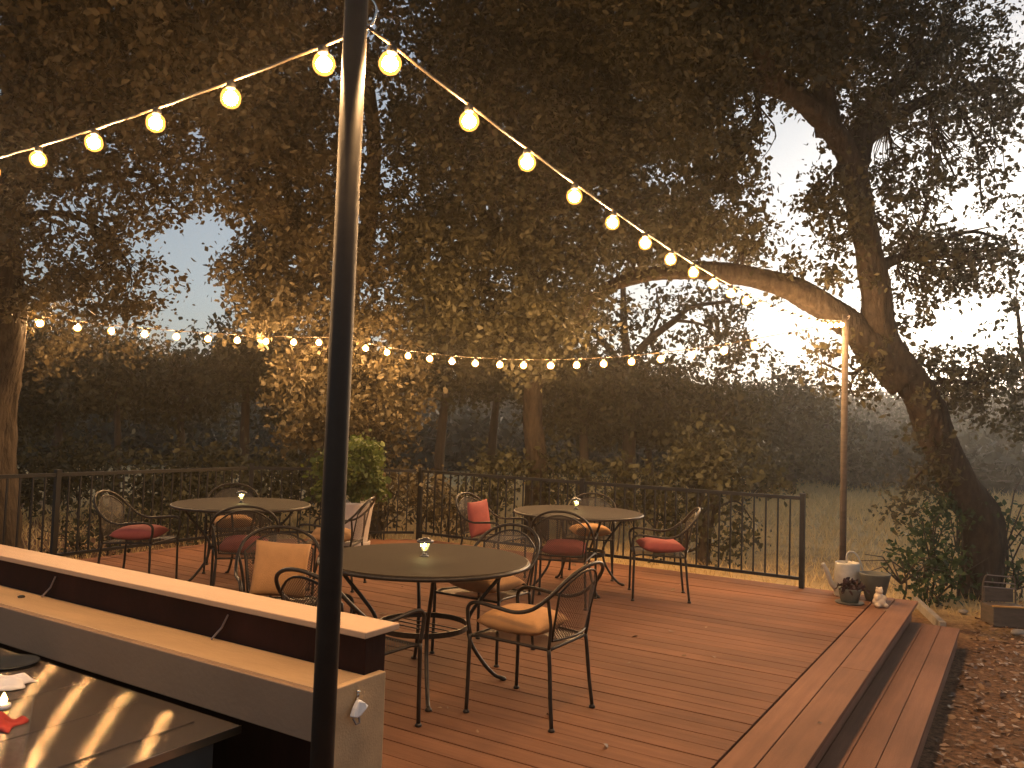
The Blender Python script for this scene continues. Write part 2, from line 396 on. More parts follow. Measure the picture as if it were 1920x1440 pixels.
# near pole (leans a touch)
pb = np.array([-1.472, 1.532, 0]); pt = np.array([-1.366, 1.430, 2.80])
pole = empty('light_pole', pb, 0, 'near black steel pole standing in front of the bar counter, holding the string lights', 'pole', 'poles carrying the string lights')
MB().tube([np.array([0, 0, .0]), (pt-pb)*.5, (pt-pb)], .0285, 24).build('pipe', 'pole_paint', pole, smooth=True)
mm = MB(); mm.ball(pt-pb, .0295, 8, (1, 1, .35)); mm.build('pole_cap', 'pole_paint', pole, smooth=True)
hk = np.array([-1.351, 1.46, 2.458])
fr = (pb+(pt-pb)*(2.47/2.8))-pb
mm = MB(); hh = hk-pb
mm.tube(cat_rom([fr+[0, .02, .06], hh+[-.004, 0, .075], hh+[.012, .01, .05], hh+[.006, .004, .01], hh+[-.012, -.006, .004]], 5), .0035, 6); mm.build('hook', 'steel_bright', pole, smooth=True)
mm = MB(); mm.lathe([(.03, -.008), (.031, -.008), (.031, .008), (.03, .008)], 24, tuple((pt-pb)*(.40/2.8)+np.array([0, 0, .0]))); mm.build('pipe_collar', 'pole_paint', pole)
def post(p, h, label, r=.033, lean=(0, 0)):
    t = empty('light_pole', p, 0, label, 'pole', 'poles carrying the string lights')
    MB().tube([(0, 0, 0), (lean[0], lean[1], h)], r, 16).build('pipe', 'old_timber' if r > .03 else 'pole_paint', t, smooth=True)
    MB().tube(cat_rom([(lean[0], lean[1], h-.03), (lean[0]+.05, lean[1]-.05, h-.02), (lean[0]+.03, lean[1]-.05, h-.06)], 5), .005, 6).build('hook', 'rust_rail', t)
    return t
post((-1.60, 9.1, GZ), 2.78-GZ, 'far bare pole at the right corner of the deck, in front of the leaning oak')
post((-8.10, 8.46, GZ), 2.68-GZ, 'far pole outside the angled corner railing, behind the potted plant')
post((-5.7, 1.72, 0), 2.71, 'pole at the left end of the bar counter holding the nearest string of lights', .028)

# ------------------------------------------------------------------ string lights
def ico_bulb():
    prof = [(.006, .0), (.016, -.003), (.0235, -.010), (.0280, -.020), (.0290, -.029), (.0275, -.039), (.0215, -.049), (.012, -.055), (.002, -.057)]
    return MB().lathe(prof, 10)
BULBMESH = None
def lights(P, Q, sag, s0, step, label, size=1.):
    global BULBMESH
    P = np.array(P, float); Q = np.array(Q, float); L = np.hypot(*(Q-P)[:2])
    f = lambda s: P+(Q-P)*(s/L)-np.array([0, 0, sag*4*(s/L)*(1-s/L)])
    t = empty('string_lights', P, 0, label, 'string lights', 'strings of warm bulbs over the deck')
    pts = [f(L*i/60)-P+np.array([0, 0, .0012*math.sin(i*2.1)]) for i in range(61)]
    MB().tube(pts, .0042, 6).build('cable', 'wire', t, smooth=True)
    s = s0; i = 0
    while s < L-.05:
        c = f(s)-P; i += 1
        if BULBMESH is None:
            b = ico_bulb().build('bulb', 'bulb_glass', t, smooth=True)
            g = MB().lathe([(.002, -.010), (.011, -.013), (.0185, -.022), (.0200, -.029), (.0180, -.037), (.011, -.045), (.001, -.048)], 10).build('filament', BULB, b, smooth=True)
            k = MB().lathe([(.005, .018), (.010, .017), (.0125, .012), (.0135, .002), (.0125, -.003)], 10).build('socket', 'socket', b, smooth=True)
            BULBMESH = (b, k, g)
        else:
            b = BULBMESH[0].copy(); COL.objects.link(b); b.parent = t
            for e in BULBMESH[1:]: k = e.copy(); COL.objects.link(k); k.parent = b
        b.location = tuple(c-np.array([0, 0, .018*size])); b.scale = (size,)*3; b.rotation_euler = (random.uniform(-.12, .12), random.uniform(-.12, .12), 0)
        s += step*random.uniform(.96, 1.04)
    return t
PF = (-1.60, 9.07, 2.72); PA = (-8.08, 8.43, 2.66)
lights(hk, PF, .21, .09, .345, 'string of warm bulbs running from the near pole to the far right pole')
lights(hk, (-5.67, 1.70, 2.67), .10, .16, .372, 'nearest string of large warm bulbs going left from the near pole')
lights(PF, PA, .36, .19, .350, 'string of warm bulbs across the far side of the deck between two poles', 1.6)  # bulbs built oversize to stand in for their bloom
TD = at(8, 585, 8.9)
lights(PA, TD, .07, .33, .37, 'far left string of enlarged bulbs ending at the trunk at the left edge', 1.6)  # glow put into the shape here too: larger globes

# ------------------------------------------------------------------ tables
def make_table():
    t = empty('patio_table', (0, 0, 0))
    m = MB(); m.lathe([(.001, .700), (.60, .700), (.605, .712), (.60, .718), (.001, .720)], 72); m.build('tabletop', 'table_mesh', t)
    ring = [(.606*math.cos(a), .606*math.sin(a), .702) for a in np.linspace(0, 2*PI, 72, endpoint=False)]
    m = MB(); m.tube(ring, .0125, 8, closed=True); m.build('rim', 'iron', t, smooth=True)
    for k in range(4):
        a = PI/4+k*PI/2; c, s_ = math.cos(a), math.sin(a)
        pr = [(.50, .70), (.46, .62), (.36, .50), (.285, .40), (.268, .33), (.29, .22), (.37, .10), (.44, .03), (.49, .012)]
        m = MB(); m.tube([(r*c, r*s_, z) for r, z in cat_rom([(a_, b_) for a_, b_ in pr], 4)], .0115, 8)
        m.lathe([(.018, 0), (.02, .008), (.012, .02)], 10, (.49*c, .49*s_, 0)); m.build('leg', 'iron', t, smooth=True)
    m = MB(); R0 = .262; vs = []; fs = []; n = 48
    for r, z in ((R0-.004, .315), (R0+.004, .315), (R0+.004, .345), (R0-.004, .345)):
        vs += [(r*math.cos(2*PI*k/n), r*math.sin(2*PI*k/n), z) for k in range(n)]
    for i in range(4):
        for k in range(n): fs.append((i*n+k, i*n+(k+1) % n, ((i+1) % 4)*n+(k+1) % n, ((i+1) % 4)*n+k))
    m.add(vs, fs)
    for y in (-.07, 0, .07):
        xx = math.sqrt(R0**2-y*y); m.tube([(-xx, y, .325), (xx, y, .325)], .0035, 6)
    m.build('stretcher_ring', 'iron', t)
    return t
def mv(o, loc, rz, label=None, group=None):
    o.location = tuple(map(float, loc)); o.rotation_euler = (0, 0, rz)
    if label: o['label'] = label
    if group: o['group'] = group
T1, T2, T3 = (-2.993, 3.90), (-3.62, 7.075), (-6.117, 5.194)
tab = make_table(); tab['category'] = 'table'; GT = 'round mesh patio tables'
t2 = copy_tree(tab); t3 = copy_tree(tab)
mv(tab, (*T1, 0), math.radians(-2), 'nearest and largest looking round metal table, just behind the bar counter', GT)
mv(t2, (*T2, 0), math.radians(6), 'round metal table at the right near the long railing', GT)
mv(t3, (*T3, 0), .3, 'round metal table at the far left of the deck', GT)

def make_lantern():
    t = empty('table_lantern', (0, 0, 0))
    MB().lathe([(.024, 0), (.026, .004), (.014, .009), (.012, .014), (.017, .018)], 20).build('base', 'solar_cap', t, smooth=True)
    MB().lathe([(.010, .034), (.016, .05), (.025, .072), (.027, .080), (.01, .081)], 16).build('glow_glass', 'lantern_glow', t, smooth=True)
    MB().ball((0, 0, .066), .0075, 6).build('candle_core', 'lantern_core', t, smooth=True)
    m = MB()
    for k in range(4):
        a = PI/4+k*PI/2; m.tube([(r*math.cos(a), r*math.sin(a), z) for r, z in ((.016, .016), (.021, .045), (.034, .082))], .0022, 6)
    m.build('frame', 'steel_bright', t)
    MB().lathe([(.030, .081), (.047, .082), (.050, .088), (.046, .096), (.030, .105), (.010, .110), (.002, .111)], 24).build('cap', 'solar_cap', t, smooth=True)
    return t
lan = make_lantern(); lan['category'] = 'lantern'; l2 = copy_tree(lan); l3 = copy_tree(lan)
mv(lan, (-3.02, 3.93, .7205), .2, 'small glowing solar lantern on the nearest round table', 'lanterns on the tables')
mv(l2, (-3.72, 7.22, .7205), .5, 'small glowing solar lantern on the right hand table by the long railing', 'lanterns on the tables')
mv(l3, (-6.16, 5.22, .7205), .8, 'small glowing solar lantern on the far left table', 'lanterns on the tables')

# ------------------------------------------------------------------ chairs
def panel_grid(f, nu, nv, uvs):
    m = MB(); vs = []; uv = []
    for i in range(nu+1):
        for j in range(nv+1):
            p, q = f(i/nu, j/nv); vs.append(p); uv.append(q)
    fs = [(i*(nv+1)+j, (i+1)*(nv+1)+j, (i+1)*(nv+1)+j+1, i*(nv+1)+j+1) for i in range(nu) for j in range(nv)]
    m.add(vs, fs); m.uv = uv; return m
def make_chair():
    t = empty('patio_chair', (0, 0, 0)); R = .0105
    side = [(.250, .245, .41), (.252, .262, .50), (.256, .255, .555), (.262, .20, .580), (.266, .08, .572), (.266, -.04, .563), (.264, -.14, .592), (.250, -.23, .665), (.205, -.295, .745), (.11, -.332, .797), (0, -.343, .812)]
    loop = cat_rom([np.array(q) for q in side]+[np.array((-q[0], q[1], q[2])) for q in side[-2::-1]], 4)
    MB().tube(loop, R, 8).build('arm_frame', 'iron', t, smooth=True)
    for sx in (1, -1):
        m = MB(); m.tube(cat_rom([(sx*.250, .245, .41), (sx*.249, .248, .30), (sx*.250, .250, .15), (sx*.252, .252, .01)], 3), R, 8); m.lathe([(.017, 0), (.018, .007), (.011, .018)], 10, (sx*.252, .252, 0)); m.build('front_leg', 'iron', t, smooth=True)
        m = MB(); m.tube(cat_rom([(sx*.205, -.205, .39), (sx*.208, -.215, .30), (sx*.217, -.228, .15), (sx*.226, -.245, .01)], 3), R, 8); m.lathe([(.017, 0), (.018, .007), (.011, .018)], 10, (sx*.226, -.245, 0)); m.build('rear_leg', 'iron', t, smooth=True)
    def seat(u, v):
        y = .245-.45*v; hw = .248-(.045)*v; x = (2*u-1)*hw
        z = .410-.022*v-.012*math.sin(PI*v)*(1-(2*u-1)**4)
        if v < .12: z -= (.12-v)**2*.9
        return (x, y, z), (x, y)
    m = panel_grid(seat, 12, 12, None); m.build('seat', 'seat_mesh', t, smooth=True)
    edge = [seat(0, v)[0] for v in np.linspace(0, 1, 9)]+[seat(u, 1)[0] for u in np.linspace(0, 1, 9)[1:]]+[seat(1, v)[0] for v in np.linspace(1, 0, 9)[1:]]+[seat(u, 0)[0] for u in np.linspace(1, 0, 9)[1:-1]]
    MB().tube(edge, .0085, 6, closed=True).build('seat_frame', 'iron', t, smooth=True)
    def back(u, v):
        x = (2*u-1)*(.185+.025*v); top = .775-.10*abs(2*u-1)**2.2; z = .43+(top-.43)*v
        y = -.205-.075*((z-.40)/.38)-.035*(1-(2*u-1)**2)
        return (x, y, z), (x, z)
    m = panel_grid(back, 12, 12, None); bo = m.build('backrest', 'back_mesh', t, smooth=True)
    edge = [back(0, v)[0] for v in np.linspace(0, 1, 9)]+[back(u, 1)[0] for u in np.linspace(0, 1, 13)[1:]]+[back(1, v)[0] for v in np.linspace(1, 0, 9)[1:]]+[back(u, 0)[0] for u in np.linspace(1, 0, 9)[1:-1]]
    MB().tube(edge, .0065, 6, closed=True).build('back_rim', 'iron', t, smooth=True)
    for sx in (1, -1):
        m = MB(); m.tube(cat_rom([(sx*.205, -.205, .39), (sx*.214, -.218, .50), (sx*.232, -.215, .60), (sx*.250, -.215, .655)], 4), .009, 8); m.build('upright', 'iron', t, smooth=True)
    return t
chair = make_chair(); chair['category'] = 'chair'
first = [chair]
GC = 'black wrought iron mesh armchairs'
def place(x, y, face, label):
    o = chair if first else copy_tree(chair)
    if first: first.pop()
    mv(o, (x, y, 0), face, label, GC); return o
CH = {}
def D(a): return math.radians(a)
ch = [('right', -2.24, 3.90, 90, 'iron mesh armchair on the right of the nearest table, gold cushion on its seat'),
 ('far1', -3.06, 4.68, 180, 'iron mesh armchair at the far side of the nearest table, gold cushion on its seat'),
 ('left', -3.80, 3.56, -127, 'iron mesh armchair left of the nearest table, gold pillow upright against its back'),
 ('near', -2.83, 3.10, -3, 'empty iron mesh armchair between the bar counter and the nearest table'),
 ('pillow', -4.50, 6.92, -90, 'mesh armchair with a coral pillow leaning on its back, left of the right table'),
 ('t2near', -3.40, 6.40, 20, 'iron mesh armchair with coral seat cushion, on the near side of the right hand table'),
 ('t2far', -3.82, 7.74, -158, 'mesh armchair with gold seat cushion, between the right hand table and the long railing'),
 ('t2right', -2.84, 7.20, 117, 'mesh armchair with coral seat cushion, farthest right on the deck'),
 ('t3left', -6.66, 4.52, -62, 'iron mesh armchair at the left end, its coral cushion in full view'),
 ('t3near', -5.44, 4.66, 49, 'iron mesh armchair seen from behind at the far left table, coral cushion half hidden'),
 ('t3far', -6.74, 5.62, -128, 'iron mesh armchair behind the far left table, only its gold cushion showing under the tabletop'),
 ('t3right', -5.36, 5.62, 118, 'mesh armchair right of the far left table, gold cushion cut by the near pole')]
for k, x, y, a, lab in ch: CH[k] = (x, y, D(a)); place(x, y, D(a), lab)

def pillow(w_, T, seed):
    rnd = random.Random(seed); m = MB(); n = 18; vs = []
    for sgn in (1, -1):
        for i in range(n+1):
            for j in range(n+1):
                u = 2*i/n-1; v = 2*j/n-1
                h = T*max(0, (1-abs(u)**2.6)*(1-abs(v)**2.6))**.42
                pinch = 1-.055*(1-v*v) if True else 1; px = u*w_*(1-.06*(1-abs(u))*0-.05*(1-v*v)*abs(u)**3); py = v*w_*(1-.05*(1-u*u)*abs(v)**3)
                hh = h*(1+.07*math.sin(3*u+seed)*math.cos(2.5*v+seed*2))
                vs.append((px, py, sgn*hh*(.9 if sgn < 0 else 1.05)))
    fs = []
    for s_ in range(2):
        o = s_*(n+1)**2
        for i in range(n):
            for j in range(n):
                q = (o+i*(n+1)+j, o+(i+1)*(n+1)+j, o+(i+1)*(n+1)+j+1, o+i*(n+1)+j+1); fs.append(q if s_ == 0 else q[::-1])
    m.add(vs, fs); return m
def cushion(name, k, m, label, dy=.03, dx=0., yaw=0., up=0, lean=False, w_=.190, T=.064, seed=1):
    x, y, a = CH[k]
    o = pillow(w_, T, seed).build(name, m, smooth=True)
    wm = o.modifiers.new('w', 'WELD'); wm.merge_threshold = .0005
    tag(o, label, 'cushion' if name == 'seat_cushion' else 'pillow', 'seat cushions on the chairs' if name == 'seat_cushion' else 'pillows leaning on chair backs')
    if not lean: loc = Vector((dx, dy, .405+T*.9+up)); R = Matrix.Rotation(yaw, 4, 'Z')@Matrix.Rotation(.03, 4, 'X')
    else: loc = Vector((dx, -.150, .575)); R = Matrix.Rotation(math.radians(98), 4, 'X')@Matrix.Rotation(yaw, 4, 'Z')
    M = Matrix.Translation((x, y, 0))@Matrix.Rotation(a, 4, 'Z')@Matrix.Translation(loc)@R
    o.matrix_world = M; return o
cushion('seat_cushion', 'right', 'gold_cloth', 'gold square cushion on the chair right of the nearest table', .07, .0, .06, seed=1)
cushion('seat_cushion', 'far1', 'gold_cloth', 'gold square cushion on the chair at the far side of the nearest table', .02, .0, -.05, seed=2)
cushion('pillow', 'left', 'gold_cloth', 'gold pillow standing against the chair back behind the bar counter', lean=True, yaw=.10, w_=.168, T=.05, seed=3)
cushion('pillow', 'pillow', 'coral_cloth', 'coral pillow tilted against a chair back near the long railing', lean=True, yaw=-.05, w_=.175, T=.05, seed=4)
cushion('seat_cushion', 't2near', 'coral_cloth', 'coral cushion seen through the mesh back of the chair before the right hand table', .03, 0, .05, seed=5)
cushion('seat_cushion', 't2far', 'gold_cloth', 'gold cushion under the right hand table edge, on the chair next to the railing', .02, 0, .3, seed=6)
cushion('seat_cushion', 't2right', 'coral_cloth', 'coral cushion on the chair farthest right on the deck', .0, 0, .15, seed=7)
cushion('seat_cushion', 't3left', 'coral_cloth', 'bright coral cushion on the chair farthest left on the deck', .02, 0, .1, seed=8)
cushion('seat_cushion', 't3near', 'coral_cloth', 'dim coral cushion on the chair before the far left table', .02, 0, -.1, seed=9)
cushion('seat_cushion', 't3far', 'gold_cloth', 'gold cushion just under the front edge of the far left tabletop', .02, 0, .1, seed=10)
cushion('seat_cushion', 't3right', 'gold_cloth', 'gold cushion partly hidden behind the near pole', .02, 0, .2, seed=11)

# ------------------------------------------------------------------ steel prep table lower left
pt_ = empty('prep_table', (-3.0, .9, 0), 0, 'brushed steel prep table below the bar shelf, reflecting the bulbs in long streaks', 'table')
def ptb(name, m, x0, x1, y0, y1, z0, z1, bev=.0015): return bx(name, m, x0, x1, y0, y1, z0, z1, pt_, bev)
ptb('table_body', 'dark_pot', -4.3, -1.93, .2, 1.58, 0.002, .598)
ptb('top_plate', 'brushed_steel', -4.35, -1.912, .15, 1.657, .600, .624)
for i, xa in enumerate((-2.30, -2.60, -2.90, -3.20)):
    x1 = -2.035 if i == 0 else xa+.292
    ptb('top_panel', 'brushed_steel', xa, x1, .45, 1.595, .6245, .6285, .001)
ptb('edge_strip', 'steel_bright', -1.9115, -1.908, .15, 1.657, .603, .6255, 0)
zt = .6287
pp = gp(18, 1246, zt)
m = MB(); m.lathe([(.05, 0), (.075, .004), (.092, .010), (.088, .011), (.07, .006), (.001, .005)], 28); o = m.build('plate', 'dark_plate', loc=tuple(pp), smooth=True)
tag(o, 'dark round plate on the steel prep table at the left edge', 'plate')
def crumple(name, m_, c, sx, sy, h, seed, label, cat):
    m = MB(); n = 22; rnd = np.random.RandomState(seed); ph = rnd.rand(6)*6; vs = []
    for i in range(n+1):
        for j in range(n+1):
            u = 2*i/n-1; v = 2*j/n-1; r = max(abs(u), abs(v))
            z = h*(1-r**3)*(.55+.25*math.sin(5*u+ph[0]+2*v)+.2*math.sin(7*v-3*u+ph[1])+.15*math.sin(11*u*v+ph[2]))
            vs.append((u*sx*(1+.12*math.sin(4*v+ph[3])), v*sy*(1+.12*math.sin(5*u+ph[4])), max(.002, z+.004)))
    fs = [(i*(n+1)+j, (i+1)*(n+1)+j, (i+1)*(n+1)+j+1, i*(n+1)+j+1) for i in range(n) for j in range(n)]
    m.add(vs, fs); o = m.build(name, m_, smooth=True, loc=tuple(c)); s_ = o.modifiers.new('s', 'SOLIDIFY'); s_.thickness = .0015
    o.rotation_euler = (0, 0, .5); tag(o, label, cat); return o
crumple('paper_towel', 'white_cloth', gp(-10, 1285, zt), .10, .055, .04, 3, 'crumpled white paper towel beside the dark plate at the left edge', 'paper towel')
crumple('red_cloth', 'red_cloth', gp(-6, 1362, zt), .06, .045, .03, 5, 'crumpled red cloth on the steel prep table below the candle', 'cloth')
c = empty('candle', gp(6, 1328, zt), 0, 'small lit candle flame on the steel prep table at the left edge', 'candle')
MB().lathe([(.018, 0), (.02, .002), (.02, .012), (.004, .013)], 16).build('wax', 'white_enamel', c, smooth=True)
MB().lathe([(.002, .013), (.009, .018), (.010, .026), (.005, .038), (.001, .046)], 12).build('flame', 'flame', c, smooth=True)
# dark round spot on the shelf at left, built as a low knob
o = MB().lathe([(.012, 0), (.014, .004), (.008, .008), (.001, .009)], 14).build('knob', 'socket', loc=tuple(gp(40, 1120, .7697)), smooth=True)
tag(o, 'small dark pebble lying on the pale bar shelf', 'knob')

# ------------------------------------------------------------------ leaves
def leaf_mesh(name, P, size, m, parent, rng, droop=.3, lobes=True, flat=False):
    N = len(P); a = rng.normal(size=(N, 3)); a[:, 2] -= droop; 
    if flat: a[:, 2] *= .12
    a /= np.linalg.norm(a, axis=1)[:, None]+1e-9
    b = rng.normal(size=(N, 3))
    if flat: b[:, 2] *= .2
    b -= a*(a*b).sum(1)[:, None]; b /= np.linalg.norm(b, axis=1)[:, None]+1e-9
    c = np.cross(a, b); s = (size*(.5+.95*rng.random(N)**1.4))[:, None]
    w = .27*(.7+.6*rng.random(N))[:, None]; k1 = (.16+.2*rng.random(N))[:, None]; k2 = (.55+.3*rng.random(N))[:, None]
    v = np.empty((N, 6, 3)); v[:, 0] = P
    v[:, 1] = P+s*(k1*a+w*.75*b+.05*c); v[:, 2] = P+s*(k2*a+w*1.15*b+.12*c); v[:, 3] = P+s*a
    v[:, 4] = P+s*((1.2-k2)*a-w*1.1*b+.10*c); v[:, 5] = P+s*((.55-k1)*a-w*.7*b+.05*c)
    me = bpy.data.meshes.new(name); me.vertices.add(N*6); me.vertices.foreach_set('co', v.astype(np.float32).ravel())
    base = (np.arange(N)*6)[:, None]
    lp = np.concatenate([base+np.array([0, 1, 2, 3]), base+np.array([0, 3, 4, 5])], 1).ravel().astype(np.int32)
    me.loops.add(len(lp)); me.loops.foreach_set('vertex_index', lp); me.polygons.add(2*N)
    me.polygons.foreach_set('loop_start', np.arange(0, 8*N, 4, dtype=np.int32)); me.polygons.foreach_set('loop_total', np.full(2*N, 4, np.int32))
    me.update(calc_edges=True)
    at_ = me.attributes.new('tint', 'FLOAT', 'POINT'); t = np.repeat(rng.random(N).astype(np.float32), 6); at_.data.foreach_set('value', t)
    me.materials.append(MATS[m]); o = bpy.data.objects.new(name, me); COL.objects.link(o)
    if parent: o.parent = parent
    return o
FR = np.array([Rt, Up, Fw])
def blob_pts(bl, leafpx, rng, clump=24, dens=1.15):
    """blob = (x, y, rx, ry, depth, depth_radius, leaf area index)"""
    x, y, rx, ry, d, dr, lai = bl[:7]
    c = at(x, y, d); k = d/FPX; A = PI*rx*ry*k*k; size = leafpx*k
    N = lai*dens*A/(.20*size*size); nc = max(3, int(N/clump))
    q = rng.normal(size=(nc, 3)); q /= np.linalg.norm(q, axis=1)[:, None]; q *= (rng.random(nc)**(1/2.2))[:, None]
    C = c+q@np.stack([Rt*rx*k, np.array([0, 0, 1.])*ry*k, Fw*dr])
    sig = size*1.55
    # each clump is a short spray along a twig
    tw = rng.normal(size=(nc, 3)); tw[:, 2] *= .6; tw /= np.linalg.norm(tw, axis=1)[:, None]
    tt = rng.random((nc, clump, 1))*size*4.6
    P = C[:, None]+tw[:, None]*tt+rng.normal(size=(nc, clump, 3))*sig*.66*rng.uniform(.55, 1.3, (nc, 1, 1))
    return P.reshape(-1, 3), C, tw, size
def tree(name, label, cat, limbs, blobs, leafpx, lm, seed, bark='bark', group=None, clump=34, twigs=True, base=None, droop=.3, cap=.04, dens=1.15):
    rng = np.random.default_rng(seed); bp_ = np.array(limbs[0][0][0], float) if base is None else np.array(base)
    t = empty(name, bp_, 0, label, cat, group)
    m = MB(); nodes = []
    for pts, r0, r1 in limbs:
        c = cat_rom(pts, 14); n = len(c)
        rr = [r0+(r1-r0)*(i/(n-1))**.8 for i in range(n)]
        rr = [r*(1+.045*math.sin(i*.21+seed)+.02*math.sin(i*.47)) for i, r in enumerate(rr)]
        c = [q-bp_+np.array([math.sin(i*.19+seed), math.cos(i*.16+seed), 0])*rr[i]*.15 for i, q in enumerate(c)]
        nv0 = len(m.v); ns = 28 if r0 > .1 else 9; m.tube(c, rr, ns)
        if r0 > .1:      # furrowed bark relief
            for a in range(len(c)):
                for b in range(ns):
                    q = np.array(m.v[nv0+a*ns+b]); ph = 2*PI*b/ns
                    f = 1+.045*math.sin(ph*5+a*.22+seed)+.04*math.sin(ph*9-a*.17)+.04*math.sin(a*.31+ph*3)*math.sin(a*.13+seed)+rng.normal()*.022
                    m.v[nv0+a*ns+b] = tuple(c[a]+(q-c[a])*f)
        nodes += [(q, r) for q, r in zip(c[n//4:], rr[n//4:])]
    NP = np.array([q for q, _ in nodes]); NR = [r for _, r in nodes]
    allP = []; 
    for bl in blobs:
        P, C, tw, size = blob_pts(bl, leafpx, rng, clump, dens); allP.append(P-bp_)
        if len(bl) > 7: continue      # hanging tips, their twigs are hidden in the crown
        c = at(bl[0], bl[1], bl[4])-bp_
        i = int(np.argmin(np.linalg.norm(NP-c, axis=1))); s = NP[i]; dist = np.linalg.norm(c-s)
        r0 = min(NR[i]*.6, .012+.022*dist, cap)
        mid = (s+c)/2+rng.normal(size=3)*dist*.10+np.array([0, 0, dist*.08])
        br = cat_rom([s, mid, c], 5); m.tube(br, list(np.linspace(r0, r0*.35, len(br))), 6, cap=False)
        if twigs:
            k = min(len(C), 26)
            for q in C[rng.choice(len(C), k, replace=False)]-bp_:
                b0 = br[rng.integers(1, len(br))]; dd = np.linalg.norm(q-b0)
                md = (b0+q)/2+rng.normal(size=3)*dd*.12
                m.tube(cat_rom([b0, md, q], 3), list(np.linspace(r0*.35+.001, .0018, 7)), 4, cap=False)
    m.build('trunk', bark, t, smooth=True)
    if allP: leaf_mesh('crown', np.concatenate(allP), leafpx*np.mean([b[4] for b in blobs])/FPX, lm, t, rng, droop)
    return t
GO = 'oaks around the deck'
def G(x, y, d):  # trunk foot on the ground, below pixel column
    p = at(x, y, d); p[2] = gh(p[0], p[1])-.05; return p
